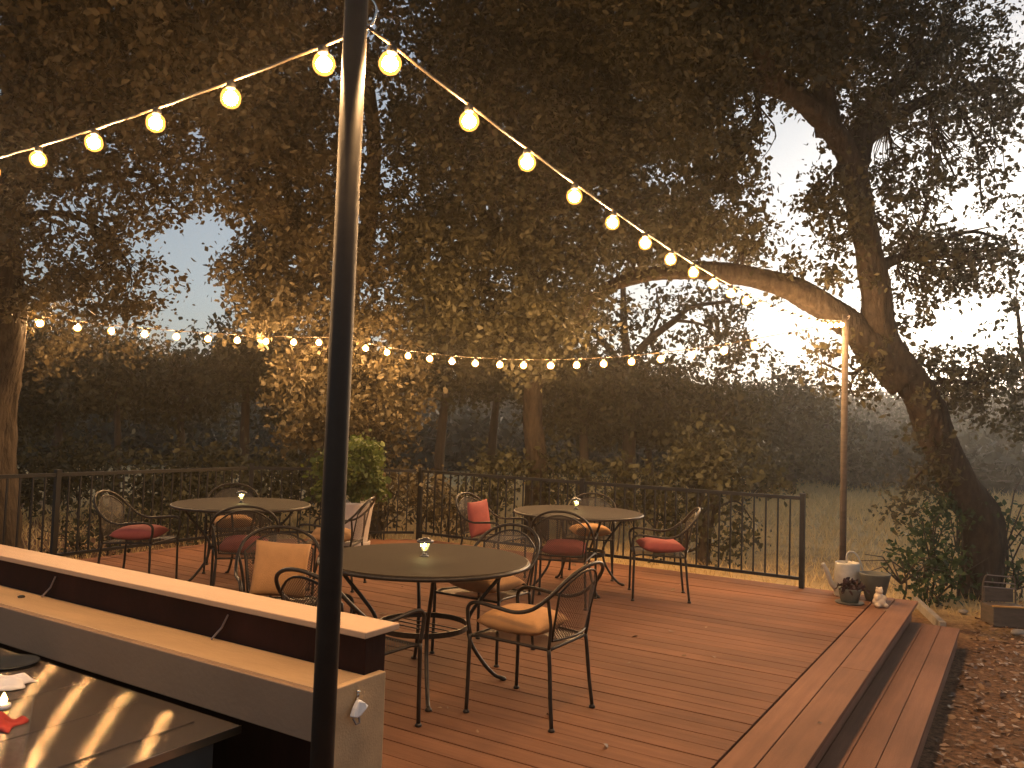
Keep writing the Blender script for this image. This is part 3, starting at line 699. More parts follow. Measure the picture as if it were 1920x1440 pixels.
# --- leaning oak on the right
A0 = np.array([-.42, 11.3, GZ-.05])
tree('oak_tree', 'big leaning oak at the right whose forked trunk arches over the far pole', 'tree',
 [([A0, at(1838, 1000, 9.75), at(1800, 900, 9.7), at(1745, 790, 9.6), at(1690, 690, 9.5), at(1652, 610, 9.4), at(1634, 520, 9.3), at(1622, 420, 9.3), at(1600, 330, 9.2), at(1570, 255, 9.0), at(1520, 200, 8.8), at(1440, 160, 8.6), at(1330, 120, 8.5)], .240, .09),
  ([at(1700, 715, 9.5), at(1640, 660, 9.45), at(1590, 605, 9.4), at(1530, 565, 9.3), at(1450, 530, 9.2), at(1370, 512, 9.1), at(1280, 508, 9.1), at(1190, 520, 9.3), at(1120, 552, 9.6), at(1085, 600, 10)], .215, .045),
  ([at(1600, 330, 9.2), at(1608, 260, 9.4), at(1650, 190, 9.6), at(1720, 130, 9.8), at(1780, 40, 10)], .19, .06),
  ([at(1608, 280, 9.3), at(1680, 215, 9.5), at(1790, 170, 9.9), at(1900, 150, 10.2)], .10, .03),
  ([at(1560, 250, 9.), at(1540, 150, 9.), at(1560, 60, 9.1), at(1500, -60, 9.2)], .15, .05),
  ([at(1460, 165, 8.6), at(1400, 60, 8.2), at(1300, -60, 7.6)], .12, .05),
  ([at(1715, 740, 9.6), at(1760, 715, 9.6), at(1830, 720, 9.6)], .05, .02),
  ([at(1795, 880, 9.7), at(1745, 870, 9.6), at(1700, 915, 9.5)], .03, .01),
  ([at(1640, 660, 9.4), at(1600, 700, 9.2), at(1540, 680, 9.)], .035, .012),
  ([at(1700, 480, 9.6), at(1640, 500, 9.35)], .05, .08)],
 [(1400, 40, 130, 90, 8.3, 1.2, 3.6), (1540, 60, 110, 100, 8.9, 1.2, 3.3), (1660, 70, 90, 90, 9.5, 1.1, 2.8), (1770, 90, 70, 90, 9.9, 1.0, 2.3), (1840, 170, 60, 55, 10, .8, 2.3),
  (1300, 120, 110, 90, 8.4, 1.2, 3.6), (1260, 20, 130, 90, 8.0, 1.2, 3.6), (1840, 60, 40, 70, 10.2, .8, 1.2), (1890, 200, 45, 60, 10.2, .7, 2.3), (1700, 190, 90, 55, 9.7, .9, 2.6),
  (1610, 200, 70, 60, 9.3, .9, 2.6), (1770, 240, 80, 32, 10, .8, 1.8), (1870, 270, 40, 30, 10, .6, 1.6), (1520, 130, 80, 60, 8.8, .9, 2.4), (1900, 120, 25, 30, 10, .5, 1.3),
  (1385, 165, 60, 40, 8.5, .7, 2.2), (1330, 250, 90, 80, 8.7, .9, 3.0), (1360, 330, 56, 56, 8.8, .8, 2.3), (1320, 420, 80, 70, 8.9, .9, 2.9), (1420, 410, 36, 34, 8.9, .6, 1.2), (1395, 465, 50, 34, 9, .6, 1.8), (1260, 450, 90, 60, 9, .9, 2.6),
  (1560, 370, 40, 70, 9.1, .6, 2.6), (1540, 350, 26, 20, 9, .5, 1.0), (1580, 440, 36, 50, 9.1, .5, 2.2), (1570, 520, 50, 30, 9.2, .5, 1.3), (1480, 500, 55, 30, 9.2, .5, 1.4),
  (1680, 320, 55, 50, 9.5, .8, 2.0), (1730, 360, 50, 35, 9.6, .6, 1.6), (1660, 420, 40, 50, 9.5, .6, 1.5), (1790, 330, 50, 35, 9.8, .6, 1.6), (1840, 380, 30, 40, 10, .5, 1.3),
  (1740, 470, 95, 50, 9.7, .8, 2.6), (1840, 490, 62, 50, 9.9, .7, 2.4), (1720, 545, 70, 30, 9.6, .6, 1.7), (1800, 540, 60, 28, 9.8, .6, 1.7), (1880, 450, 35, 30, 10, .5, 1.6), (1700, 600, 30, 28, 9.6, .5, 1.2), (1180, 490, 60, 30, 9.1, .5, 1.8), (1110, 550, 44, 34, 9.4, .5, 2.2), (1090, 610, 34, 34, 9.8, .5, 1.8),
  (1780, 690, 80, 32, 9.7, .7, 2.1), (1850, 720, 80, 40, 9.8, .8, 2.3), (1760, 740, 60, 30, 9.7, .6, 1.7), (1830, 770, 60, 30, 9.9, .7, 1.5),
  (1560, 660, 50, 24, 9.1, .5, 1.4), (1530, 690, 26, 22, 9.0, .4, 1.2), (1620, 680, 36, 28, 9.4, .5, 1.6), (1640, 720, 34, 26, 9.4, .5, 1.6), (1690, 730, 26, 30, 9.5, .4, 1.4), (1600, 745, 30, 20, 9.5, .4, .9), (1720, 915, 50, 24, 9.5, .3, 1.3), (1690, 940, 32, 18, 9.4, .3, 1.0), (1745, 870, 40, 46, 9.6, .3, 1.5), (1735, 800, 30, 36, 9.6, .3, 1.2),
  (1500, -90, 300, 90, 9, 2., 3.0), (1500, -420, 500, 240, 7, 3., 2.6), (1200, -120, 300, 110, 8, 2.2, 3.2), (1800, -60, 150, 60, 10, 1.4, 1.6)],  # highest clump is out of view, added to shade the deck from the sky
 11.5, 'leaf_oak', 11, group=GO)
# --- big central oak
Bb = G(1005, 880, 13.2)
tree('oak_tree', 'tall dense oak at the centre, its rough trunk rising behind the long railing', 'tree',
 [([Bb, at(1003, 860, 13.2), at(1002, 760, 13.2), at(1000, 660, 13.1), at(990, 540, 12.9), at(985, 400, 12.4), at(1010, 240, 11.8), at(1000, 60, 11)], .19, .09),
  ([at(990, 520, 12.8), at(900, 400, 12.2), at(830, 250, 11.5), at(800, 80, 11)], .11, .04),
  ([at(988, 420, 12.5), at(1080, 300, 12), at(1170, 160, 11.4), at(1220, 20, 11)], .11, .04),
  ([at(990, 540, 12.9), at(1080, 470, 12.6), at(1180, 400, 12.2)], .07, .03), ([at(990, 560, 12.9), at(900, 540, 12.6), at(830, 480, 12.2)], .06, .02)],
 [(820, 60, 110, 90, 10.8, 1.3, 1.7), (960, 40, 130, 90, 11, 1.5, 3.2), (1100, 50, 130, 100, 11, 1.5, 3.2), (1210, 120, 110, 100, 11.4, 1.4, 3.0), (760, 150, 70, 70, 11, 1, 1.2),
  (880, 180, 110, 80, 11.4, 1.3, 2.5), (1010, 190, 120, 90, 11.6, 1.4, 3.4), (1140, 240, 110, 90, 11.8, 1.3, 3.0), (1240, 270, 80, 90, 11.8, 1.2, 2.3), (780, 270, 90, 80, 11.6, 1.1, 1.9),
  (900, 300, 100, 80, 11.9, 1.3, 3.0), (1020, 330, 110, 90, 12.1, 1.3, 3.4), (1130, 370, 90, 80, 12.2, 1.2, 2.4), (1220, 380, 80, 60, 12.2, 1., 2.2), (800, 400, 90, 70, 12.1, 1.1, 2.2),
  (910, 430, 90, 80, 12.3, 1.1, 2.8), (1010, 460, 90, 80, 12.5, 1.1, 3.2), (1110, 480, 70, 60, 12.6, 1., 2.2), (830, 500, 90, 60, 12.5, 1, 2.3), (760, 470, 60, 80, 12.4, 1, 1.8),
  (900, 560, 80, 70, 12.7, 1, 2.6), (840, 600, 70, 50, 12.8, .9, 2.2), (940, 620, 60, 60, 12.6, .8, 2.4), (800, 560, 60, 60, 12.8, .9, 2.2), (900, 660, 60, 34, 12.8, .8, 2.0), (1080, 560, 50, 50, 12.7, .8, 2.0), (1075, 640, 44, 44, 12.7, .8, 1.8), (1190, 450, 60, 40, 12.4, .8, 1.7),
  (1010, 590, 62, 80, 11.8, .7, 3.0), (1020, 655, 52, 34, 11.5, .5, 2.2), (985, 690, 36, 24, 11.5, .4, 1.3)],
 11.5, 'leaf_oak', 12, group=GO, dens=1.6)
# --- left-centre oak with lit lower foliage
Cb = G(694, 830, 12.9)
tree('oak_tree', 'oak left of centre, golden lit leaves, its long limb slanting up to the left', 'tree',
 [([Cb, at(693, 830, 12.9), at(690, 740, 12.8), at(680, 650, 12.6), at(660, 560, 12.2), at(690, 420, 11.8), at(700, 250, 11.3), at(680, 80, 10.8)], .20, .08),
  ([at(675, 630, 12.6), at(620, 530, 11.9), at(560, 450, 11.2), at(500, 375, 10.4), at(430, 285, 9.6), at(360, 200, 8.8)], .15, .07),
  ([at(560, 450, 11.2), at(540, 330, 10.8), at(590, 200, 10.5), at(620, 60, 10)], .08, .03)],
 [(600, 60, 80, 60, 10.3, 1, 1.4), (690, 90, 60, 80, 10.8, 1, 1.3), (520, 90, 90, 80, 9.8, 1.2, 2.6), (560, 190, 90, 70, 10.4, 1.1, 2.5), (650, 230, 60, 70, 11, 1, 1.8),
  (460, 200, 90, 80, 9.6, 1.2, 3.0), (500, 290, 90, 60, 10.2, 1.1, 2.8), (590, 330, 70, 70, 10.9, 1, 2.2), (670, 370, 60, 70, 11.5, 1, 2.4), (440, 360, 70, 50, 10, .9, 1.7),
  (520, 400, 70, 60, 10.8, .9, 2.2), (600, 450, 70, 60, 11.4, .9, 2.6), (680, 490, 70, 60, 12, .9, 2.8), (500, 480, 70, 60, 11.3, .9, 2.4), (462, 525, 36, 50, 11.3, .8, 2.0), (560, 550, 80, 60, 11.7, .9, 2.8),
  (500, 600, 60, 40, 11.5, .8, 2.4),
  (640, 590, 60, 50, 12, .8, 2.6), (720, 600, 50, 60, 12.3, .8, 2.6), (600, 650, 75, 40, 12.5, .5, 2.6), (560, 690, 50, 40, 11.6, .5, 2.2), (740, 690, 45, 60, 12, .6, 2.6), (660, 710, 50, 50, 12.2, .6, 2.0),
  (610, 770, 80, 38, 11.4, .6, 2.6), (570, 810, 50, 26, 11.4, .5, 1.6), (745, 770, 48, 50, 11.9, .6, 2.6), (640, 830, 50, 40, 11.7, .5, 2.2), (730, 830, 40, 36, 12, .5, 1.8), (700, 880, 60, 40, 12.1, .6, 1.6), (790, 710, 26, 26, 12, .4, 1.2),
  (560, -60, 200, 60, 9, 1.8, 2.5), (700, -420, 450, 250, 7, 3., 2.6)],  # last clump hangs unseen overhead, added to hold back sky light
 11.5, 'leaf_warm', 13, group=GO, dens=1.5)
# --- oak at left edge, close
Db = G(-18, 900, 8.9)
tree('oak_tree', 'close oak at the left edge, its thick trunk half outside the picture, lamplit brown leaves', 'tree',
 [([Db, at(-18, 820, 8.9), at(-14, 640, 8.8), at(-12, 460, 8.5), at(10, 330, 8.2), at(40, 180, 7.6), at(60, 20, 7)], .33, .16),
  ([at(0, 380, 8.3), at(120, 250, 7.6), at(260, 150, 6.8), at(380, 80, 6.2)], .13, .05),
  ([at(-10, 440, 8.5), at(80, 400, 8.3), at(170, 420, 8.2), at(240, 490, 8.2)], .05, .012),
  ([at(10, 330, 8.2), at(130, 340, 7.9), at(260, 330, 7.8), at(340, 400, 8)], .05, .012)],
 [(60, 60, 120, 90, 6.6, 1.1, 3.2), (220, 50, 120, 80, 6.4, 1.1, 3.0), (370, 60, 110, 80, 6.2, 1.1, 2.9), (470, 30, 70, 60, 6.4, .9, 2.0), (30, 180, 90, 90, 7.2, 1, 3.2), (150, 170, 100, 80, 7, 1, 3.0), (290, 170, 100, 80, 6.8, 1, 2.8), (400, 170, 70, 60, 6.8, .8, 1.8),
  (60, 290, 90, 70, 7.8, .9, 2.8), (190, 280, 90, 60, 7.5, .9, 2.6), (320, 270, 80, 55, 7.5, .9, 2.4), (10, 400, 50, 80, 8.2, .7, 2.4), (120, 360, 60, 45, 8, .7, 1.8), (250, 370, 80, 45, 8, .8, 1.9), (350, 350, 50, 40, 8, .7, 1.5),
  (10, 560, 50, 70, 8.6, .6, 2.2), (90, 470, 60, 50, 8.3, .6, 1.2), (190, 455, 64, 42, 8.2, .7, 1.9), (150, 530, 90, 40, 8.3, .7, 2.3), (245, 505, 52, 42, 8.2, .7, 2.1), (60, 420, 60, 40, 8.3, .6, 1.3), (225, 575, 66, 34, 8.3, .6, 2.0), (300, 440, 40, 26, 8.1, .6, .8), (90, 545, 60, 36, 8.6, .6, 2.2), (262, 622, 40, 22, 11, .5, 1.6, 0), (170, 640, 80, 26, 10.8, .5, 2.2, 0), (60, 655, 80, 30, 10.2, .5, 2.4, 0), (130, 600, 80, 30, 10.9, .5, 2.2, 0),
  (200, -70, 350, 90, 5.8, 1.8, 3.)],
 12.5, 'leaf_warm', 14, group=GO, cap=.014, dens=1.25)
# --- open-branched oak behind the arching limb
Eb = G(1180, 880, 16)
tree('oak_tree', 'open oak with thin dark branches silhouetted under the arching limb', 'tree',
 [([Eb, at(1182, 800, 16), at(1178, 700, 16), at(1172, 620, 16), at(1168, 540, 15.8)], .17, .05),
  ([at(1176, 690, 16), at(1215, 640, 16), at(1265, 600, 16), at(1300, 575, 15.8), at(1370, 565, 15.6)], .10, .03),
  ([at(1176, 700, 16), at(1140, 650, 16), at(1110, 620, 16), at(1080, 590, 16)], .09, .03),
  ([at(1265, 600, 16), at(1320, 610, 15.8), at(1350, 640, 15.6)], .04, .015), ([at(1215, 640, 16), at(1235, 590, 16), at(1230, 540, 16)], .04, .015)],
 [(1110, 590, 60, 40, 16, 1.2, .8), (1190, 580, 60, 36, 16, 1.2, .8), (1270, 560, 60, 30, 16, 1.2, .9), (1340, 570, 50, 34, 15.8, 1.1, 1.1), (1130, 640, 40, 30, 16, 1, .8), (1220, 650, 40, 30, 16, 1, .6), (1350, 630, 50, 34, 15.6, 1, 1.5), (1390, 670, 34, 30, 15.6, .8, 2.2), (1320, 690, 50, 22, 15.8, 1, 2.0), (1150, 690, 60, 24, 16, 1, 2.0), (1240, 690, 50, 18, 16, 1, 1.6), (1290, 640, 26, 24, 15.8, .8, .8), (1380, 600, 30, 26, 15.6, .8, 1.4)],
 11, 'leaf_oak', 15, group=GO, bark='bark_far')
# --- bushy trees in a row behind the railing
GB = 'bushy trees beyond the railing'
rows = [(-40, 650, 130, 17, 'dark bushy tree beyond the left railing, behind the leftmost trunk'),
 (110, 640, 105, 16, 'dark bushy tree beyond the left railing, under the first two far bulbs'),
 (215, 655, 80, 15, 'dark bushy tree with a pale thin trunk showing above the leftmost chair'),
 (345, 668, 85, 18, 'dark bushy tree beyond the left railing, under the gap of sky'),
 (470, 622, 85, 16, 'dark bushy tree beyond the railing, behind the far left table lantern'),
 (830, 612, 95, 16, 'dark bushy tree beyond the long railing, right of the golden leaves'),
 (930, 622, 90, 18, 'dark bushy tree beyond the long railing, left of the rough central trunk'),
 (1090, 672, 95, 15, 'dark bushy tree beyond the long railing, right of the rough central trunk'),
 (1210, 700, 100, 17, 'dark bushy tree beyond the long railing, behind the right hand table'),
 (1330, 740, 90, 15, 'dark bushy tree beyond the right part of the long railing'),
 (600, 640, 110, 18, 'dark bushy tree behind the golden lit leaves and the near pole')]
for i, (x, y, w_, d, lab) in enumerate(rows):
    b = G(x, 880, d); k = FPX/d
    bl = []
    rr = random.Random(50+i)
    for (fx, fy, fr_) in ((0, 0, .62), (-.55, .45, .6), (.55, .4, .6), (-.3, 1.05, .62), (.4, 1.0, .62), (0, 1.6, .66), (-.6, 1.7, .5), (.65, 1.65, .5), (0, .7, .7)):
        bl.append((x+fx*w_+rr.uniform(-10, 10), y+(fy*.62+.05)*w_+rr.uniform(-8, 8), fr_*w_, fr_*w_*.62, d+rr.uniform(-.8, .8), 1.1, 2.7))
    fork = at(x+rr.uniform(-10, 10), y+w_*1.15, d)
    tree('bushy_tree', lab, 'tree', [([b, (b+fork)/2+np.array([rr.uniform(-.15, .15), 0, 0]), fork, at(x-5, y+w_*.4, d)], .13 if i != 2 else .09, .04), ([fork, at(x+w_*.3, y+w_*.5, d), at(x+w_*.45, y+w_*.2, d)], .06, .02)],
         bl, 10.5, 'leaf_dark', 30+i, 'bark_far', GB, twigs=False)
# dense low skirt behind the railing (brush)
def brush(name, pts, leafpx, m, lab, cat, seed, group=None):
    rng = np.random.default_rng(seed); P = np.concatenate([blob_pts(b, leafpx, rng)[0] for b in pts])
    b0 = at(pts[0][0], pts[0][1], pts[0][4]); b0[2] = gh(b0[0], b0[1])
    t = empty(name, b0, 0, lab, cat, group)
    leaf_mesh('foliage', P-b0, leafpx*pts[0][4]/FPX, m, t, rng, .1)
    mm = MB()
    for q in pts:
        c = at(q[0], q[1], q[4])-b0; f = c.copy(); f[2] = gh(c[0]+b0[0], c[1]+b0[1])-b0[2]-.05
        mm.tube(cat_rom([f, (f+c)/2+np.array([.06, -.04, 0]), c], 4), list(np.linspace(.016, .005, 9)), 6)
        for _ in range(5):
            e = c+rng.normal(size=3)*np.array([.3, .3, .2]); mm.tube([(f+c)/2, (c+e)/2, e], [.012, .008, .004], 5)
    mm.build('stem', 'bark_far', t, smooth=True); return t
bru = [([(790, 930, 60, 50, 11.5, .5, 1.6), (720, 930, 50, 50, 11.2, .5, 1.6), (840, 960, 40, 40, 11.4, .4, 1.2)], 'leaf_warm', 'olive brush behind the railing right of the potted plant'),
 ([(1230, 930, 60, 50, 12, .6, 1.8), (1160, 900, 60, 45, 12.3, .6, 2.0)], 'leaf_dark', 'brush behind the railing right of the right hand table lantern'),
 ([(930, 900, 60, 60, 12.5, .6, 2.0), (1050, 900, 60, 55, 13, .6, 2.0)], 'leaf_dark', 'dark brush at the foot of the central oak'),
 ([(560, 900, 70, 70, 13, .8, 2.4), (480, 930, 60, 60, 12.6, .7, 2.2)], 'leaf_dark', 'dark brush behind the far left table lantern'),
 ([(380, 900, 80, 70, 13, .8, 2.4), (300, 910, 70, 60, 12.8, .7, 2.2), (330, 970, 60, 40, 12, .5, 1.8)], 'leaf_dark', 'dark brush behind the left railing, above the coral cushion'),
 ([(150, 890, 80, 60, 13.5, .8, 2.2), (60, 890, 70, 55, 13.5, .8, 2.2), (-10, 900, 60, 60, 13, .8, 2.2)], 'leaf_dark', 'dark brush in front of the pale ground at far left'),
 ([(205, 985, 40, 45, 10.8, .4, 1.2), (150, 1010, 30, 26, 10.6, .3, 1.4)], 'leaf_dark', 'low shrub behind the left railing beside the leftmost chair')]
for i, (b, m_, lab) in enumerate(bru): brush('brush', b, 11, m_, lab, 'shrub', 70+i, 'brush behind the railings')
tree('young_oak', 'young oak just behind the railing, its dark trunk showing between the balusters', 'tree',
 [([G(1322, 1000, 11.6), at(1322, 1040, 11.6), at(1325, 980, 11.6), at(1345, 930, 11.6), at(1350, 860, 11.6)], .11, .05), ([at(1345, 940, 11.6), at(1300, 890, 11.7)], .05, .02), ([at(1330, 960, 11.6), at(1380, 940, 11.4), at(1410, 975, 11.3)], .02, .008)],
 [(1300, 910, 60, 60, 11.8, .7, 2.4), (1360, 880, 70, 50, 11.6, .7, 2.4), (1270, 980, 36, 40, 11.8, .5, 1.8), (1385, 965, 30, 40, 11.4, .4, 1.3), (1330, 850, 60, 40, 11.8, .6, 2.2), (1400, 1010, 34, 24, 11.2, .4, 1.4), (1360, 1030, 30, 22, 11.3, .3, 1.2), (1430, 915, 40, 20, 11.6, .4, 1.5), (1240, 1010, 26, 26, 11.7, .3, 1.2)],
 12, 'leaf_dark', 90, group='small trees by the field')
for i, (x, y, w_, h_, d, lab) in enumerate([(1480, 720, 64, 90, 27, 'dark tree at the near edge of the dry field, left of the far pole'), (1420, 740, 50, 90, 24, 'dark tree beyond the field edge, beside the pale gap of sky'), (1550, 770, 46, 60, 30, 'rounded dark tree across the field directly left of the far pole'), (1605, 850, 40, 50, 29, 'small dark tree across the field, right of the far pole'), (1665, 880, 46, 36, 31, 'low dark tree across the field, between far pole and leaning trunk')]):
    b = G(x, 925, d)
    bl = [(x+fx*w_, y+fy*h_, w_*.6, h_*.38, d, 1.6, 2.6) for fx, fy in ((0, 0), (-.45, .5), (.45, .5), (0, .9), (-.5, 1.25), (.5, 1.3), (0, 1.6))]
    tree('field_tree', lab, 'tree', [([b, (b+at(x, y+h_, d))/2, at(x, y+h_, d), at(x, y+.2*h_, d)], .22, .06)], bl, 9, 'leaf_dark', 100+i, 'bark_far', 'trees across the dry field', twigs=False)
tree('sapling', 'slim leafy tree at the right edge, beyond the leaning oak', 'tree', [([G(1935, 900, 12.5), at(1930, 760, 12.5), at(1915, 650, 12.5), at(1905, 560, 12.5)], .07, .02)],
 [(1900, 590, 26, 50, 12.5, .6, 1.2), (1915, 660, 34, 50, 12.5, .6, 1.8), (1900, 720, 36, 36, 12.5, .6, 2.0), (1935, 780, 50, 40, 12.5, .6, 2.2), (1910, 530, 22, 30, 12.5, .4, .9)], 12, 'leaf_dark', 120, 'bark_far', 'small trees by the field')
brush('shrub', [(1745, 985, 42, 40, 9.6, .35, 1.7), (1730, 1050, 42, 34, 9.4, .35, 1.7), (1775, 1060, 32, 50, 9.5, .35, 1.4), (1690, 1050, 30, 20, 9.3, .3, 1.3), (1750, 1110, 40, 26, 9.2, .3, 1.8), (1795, 940, 30, 50, 9.7, .3, 1.4)], 11, 'leaf_shrub', 'leafy green shoots growing at the foot of the leaning oak', 'shrub', 130, 'shrubs at the leaning oak')
brush('shrub', [(1890, 1010, 26, 40, 9.9, .3, 1.1), (1905, 1080, 30, 36, 9.8, .3, 1.4), (1880, 960, 20, 30, 10, .3, 1.0)], 11, 'leaf_shrub', 'sparse green shoots right of the leaning oak trunk', 'shrub', 131, 'shrubs at the leaning oak')
# far woods over the hills
def far_woods():
    rng = np.random.default_rng(5); P = []; 
    N = 26000
    az = rng.uniform(-1.45, .55, N)*1.0; r = 33+rng.random(N)**1.3*150
    x = r*np.sin(az); y = r*np.cos(az)
    cell = np.sin(x*.35+1)*np.sin(y*.31)+.5*np.sin(x*.9+y*.7)
    keep = (y > 12)
    x, y, r, cell = x[keep], y[keep], r[keep], cell[keep]
    z = np.array([gh(a, b) for a, b in zip(x, y)])
    h = (1.3+1.0*rng.random(len(x))+.7*cell)*np.clip(r/60, .7, 1.25)
    P = np.stack([x, y, z+rng.random(len(x))*h*1.15], 1)
    k = 15; Q = np.repeat(P, k, 0)+rng.normal(size=(len(P)*k, 3))*np.array([.55, .55, .40])*np.repeat(np.clip(r/60, .7, 1.8), k)[:, None]
    o = leaf_mesh('far_woods', Q, .42, 'leaf_far', None, rng, 0.)
    tag(o, 'dark woods covering the low hills beyond the dry field', 'woods', kind='stuff')
far_woods()
# leaf litter and dry grass
rng = np.random.default_rng(9); n = 9000
x = rng.uniform(-.46, 3.5, n); y = rng.uniform(2.5, 11.5, n)
x2 = rng.uniform(-7, -.9, 60); y2 = rng.uniform(2.2, 8.5, 60)
LP = np.concatenate([np.stack([x, y, np.full(n, GZ+.008)+rng.random(n)*.012], 1), np.stack([x2, y2, np.full(60, .006)], 1)])
o = leaf_mesh('leaf_litter', LP, .055, 'leaf_dead', None, rng, 0., flat=True)
tag(o, 'brown dead leaves scattered over the mulch beside the step', 'leaf litter', kind='stuff')
def grass():
    rng = np.random.default_rng(10); n = 70000
    x = rng.uniform(-14, 9, n); y = 8.8+rng.random(n)**1.5*24
    k = (~((x > -1.2) & (y < 9.9))) ; x, y = x[k], y[k]
    x2 = rng.uniform(-16, -8.5, 12000); y2 = rng.uniform(2, 12, 12000); x = np.r_[x, x2]; y = np.r_[y, y2]
    n = len(x); z = np.array([gh(a, b) for a, b in zip(x, y)]); P = np.stack([x, y, z-.01], 1)
    h = (.05+.16*rng.random(n)**2)*np.clip(np.hypot(x, y)/12, .8, 1.8)
    a = rng.uniform(0, 2*PI, n); wv = np.stack([np.cos(a), np.sin(a), 0*a], 1)*(.006*np.clip(np.hypot(x, y)/9, 1, 3))[:, None]
    lean = np.stack([rng.normal(size=n)*.5, rng.normal(size=n)*.5, np.ones(n)], 1)*h[:, None]
    v = np.stack([P-wv, P+wv, P+lean], 1).reshape(-1, 3)
    me = bpy.data.meshes.new('dry_grass'); me.vertices.add(3*n); me.vertices.foreach_set('co', v.astype(np.float32).ravel())
    me.loops.add(3*n); me.loops.foreach_set('vertex_index', np.arange(3*n, dtype=np.int32)); me.polygons.add(n)
    me.polygons.foreach_set('loop_start', np.arange(0, 3*n, 3, dtype=np.int32)); me.polygons.foreach_set('loop_total', np.full(n, 3, np.int32)); me.update(calc_edges=True)
    me.attributes.new('tint', 'FLOAT', 'POINT').data.foreach_set('value', np.repeat(rng.random(n).astype(np.float32), 3))
    me.materials.append(MATS['grass_dry']); o = bpy.data.objects.new('dry_grass', me); COL.objects.link(o)
    tag(o, 'dry straw coloured grass covering the field behind the railing', 'grass', kind='stuff')
grass()

# ------------------------------------------------------------------ potted plant and things at the deck end
pp = gp(664, 1022, 0); k = 10.0/FPX
p_ = empty('potted_plant', pp, 0, 'tall bright green leafy plant in a white pot behind the near pole', 'potted plant')
MB().lathe([(.19, .0), (.195, .05), (.18, .055), (.17, .03)], 32).build('saucer', 'white_pot', p_, smooth=False)
MB().lathe([(.15, .03), (.158, .06), (.205, .44), (.222, .50), (.23, .53), (.215, .53), (.19, .49), (.001, .48)], 32).build('pot', 'white_pot', p_, smooth=True)
rng = np.random.default_rng(21); PP = []; mm = MB()
for i in range(26):
    a = rng.uniform(0, 2*PI); sp = rng.uniform(.05, .44); h_ = rng.uniform(.28, .80)*(1-.35*sp)
    tip = np.array([sp*math.cos(a), sp*math.sin(a), .5+h_]); pts = cat_rom([(0.05*math.cos(a), .05*math.sin(a), .48), tip*np.array([.45, .45, 1])-np.array([0, 0, .12*h_]), tip, tip+np.array([.12*math.cos(a), .12*math.sin(a), -.14])], 5)
    mm.tube(pts, list(np.linspace(.007, .002, len(pts))), 5)
    for q in pts[3:]:
        PP.append(q+rng.normal(size=(26, 3))*np.array([.06, .06, .05]))
mm.build('stem', 'leaf_pot', p_, smooth=True); leaf_mesh('foliage', np.concatenate(PP), .075, 'leaf_pot', p_, rng, .6)
# watering can
w0 = gp(1588, 1117, 0)
wc = empty('watering_can', w0, YAW, 'galvanised watering can with arched handle at the end of the deck', 'watering can')
MB().lathe([(.115, 0), (.118, .01), (.112, .30), (.108, .315), (.100, .315), (.098, .29), (.001, .285)], 28).build('body', 'grey_zinc', wc, smooth=True)
MB().tube(cat_rom([(-.10, 0, .06), (-.15, 0, .12), (-.20, 0, .24), (-.235, 0, .30)], 4), [.026]*5+[.022]*4+[.018]*4, 10).build('spout', 'grey_zinc', wc, smooth=True)
MB().tube(cat_rom([(-.01, 0, .31), (.0, 0, .40), (.06, 0, .41), (.115, 0, .34), (.15, 0, .2), (.112, 0, .10)], 5), .009, 8).build('handle', 'grey_zinc', wc, smooth=True)
g0 = gp(1593, 1131, 0)
pt2 = empty('small_pot', g0, 0, 'small grey pot with a dark red plant in front of the watering can', 'pot')
MB().lathe([(.12, 0), (.128, .012), (.118, .014)], 24).build('saucer', 'dark_pot', pt2)
MB().lathe([(.075, .014), (.098, .12), (.102, .135), (.092, .135), (.001, .12)], 24).build('pot', 'grey_pot', pt2, smooth=True)
rng = np.random.default_rng(3); leaf_mesh('plant', rng.normal(size=(260, 3))*np.array([.04, .04, .018])+np.array([0, 0, .145]), .055, 'plum_leaf', pt2, rng, 0)
b0 = gp(1640, 1126, 0)
bp0 = empty('bowl_planter', b0, 0, 'dark tapered planter between the watering can and the cream figurine', 'planter')
MB().lathe([(.07, 0), (.085, .02), (.125, .19), (.135, .235), (.138, .25), (.125, .25), (.115, .22), (.001, .21)], 28).build('pot', 'dark_pot', bp0, smooth=True)
f0 = gp(1648, 1138, .002)
fg = MB()
for c_, r_, s_ in [((0, 0, .045), .052, (1.15, 1, .85)), ((0, .004, .085), .045, (1, .9, 1)), ((.002, 0, .142), .033, (1, 1, .95)), ((-.022, .0, .168), .011, (1, 1, 1)), ((.022, 0, .168), .011, (1, 1, 1)), ((.0, -.028, .136), .014, (1, 1, .8)),
                   ((-.035, -.022, .082), .02, (1, 1, 1.3)), ((.037, -.022, .082), .02, (1, 1, 1.3)), ((-.038, -.035, .022), .024, (1, 1.3, .8)), ((.038, -.035, .022), .024, (1, 1.3, .8))]:
    fg.ball(c_, r_, 8, s_)
o = fg.build('bear_figurine', 'cream_stone', loc=tuple(f0), smooth=True); rm = o.modifiers.new('r', 'REMESH'); rm.mode = 'VOXEL'; rm.voxel_size = .0045; rm.use_smooth_shade = True
sm = o.modifiers.new('s', 'SMOOTH'); sm.iterations = 4; o.rotation_euler = (0, 0, YAW+.2)
tag(o, 'small cream seated bear figurine at the corner of the deck', 'figurine')
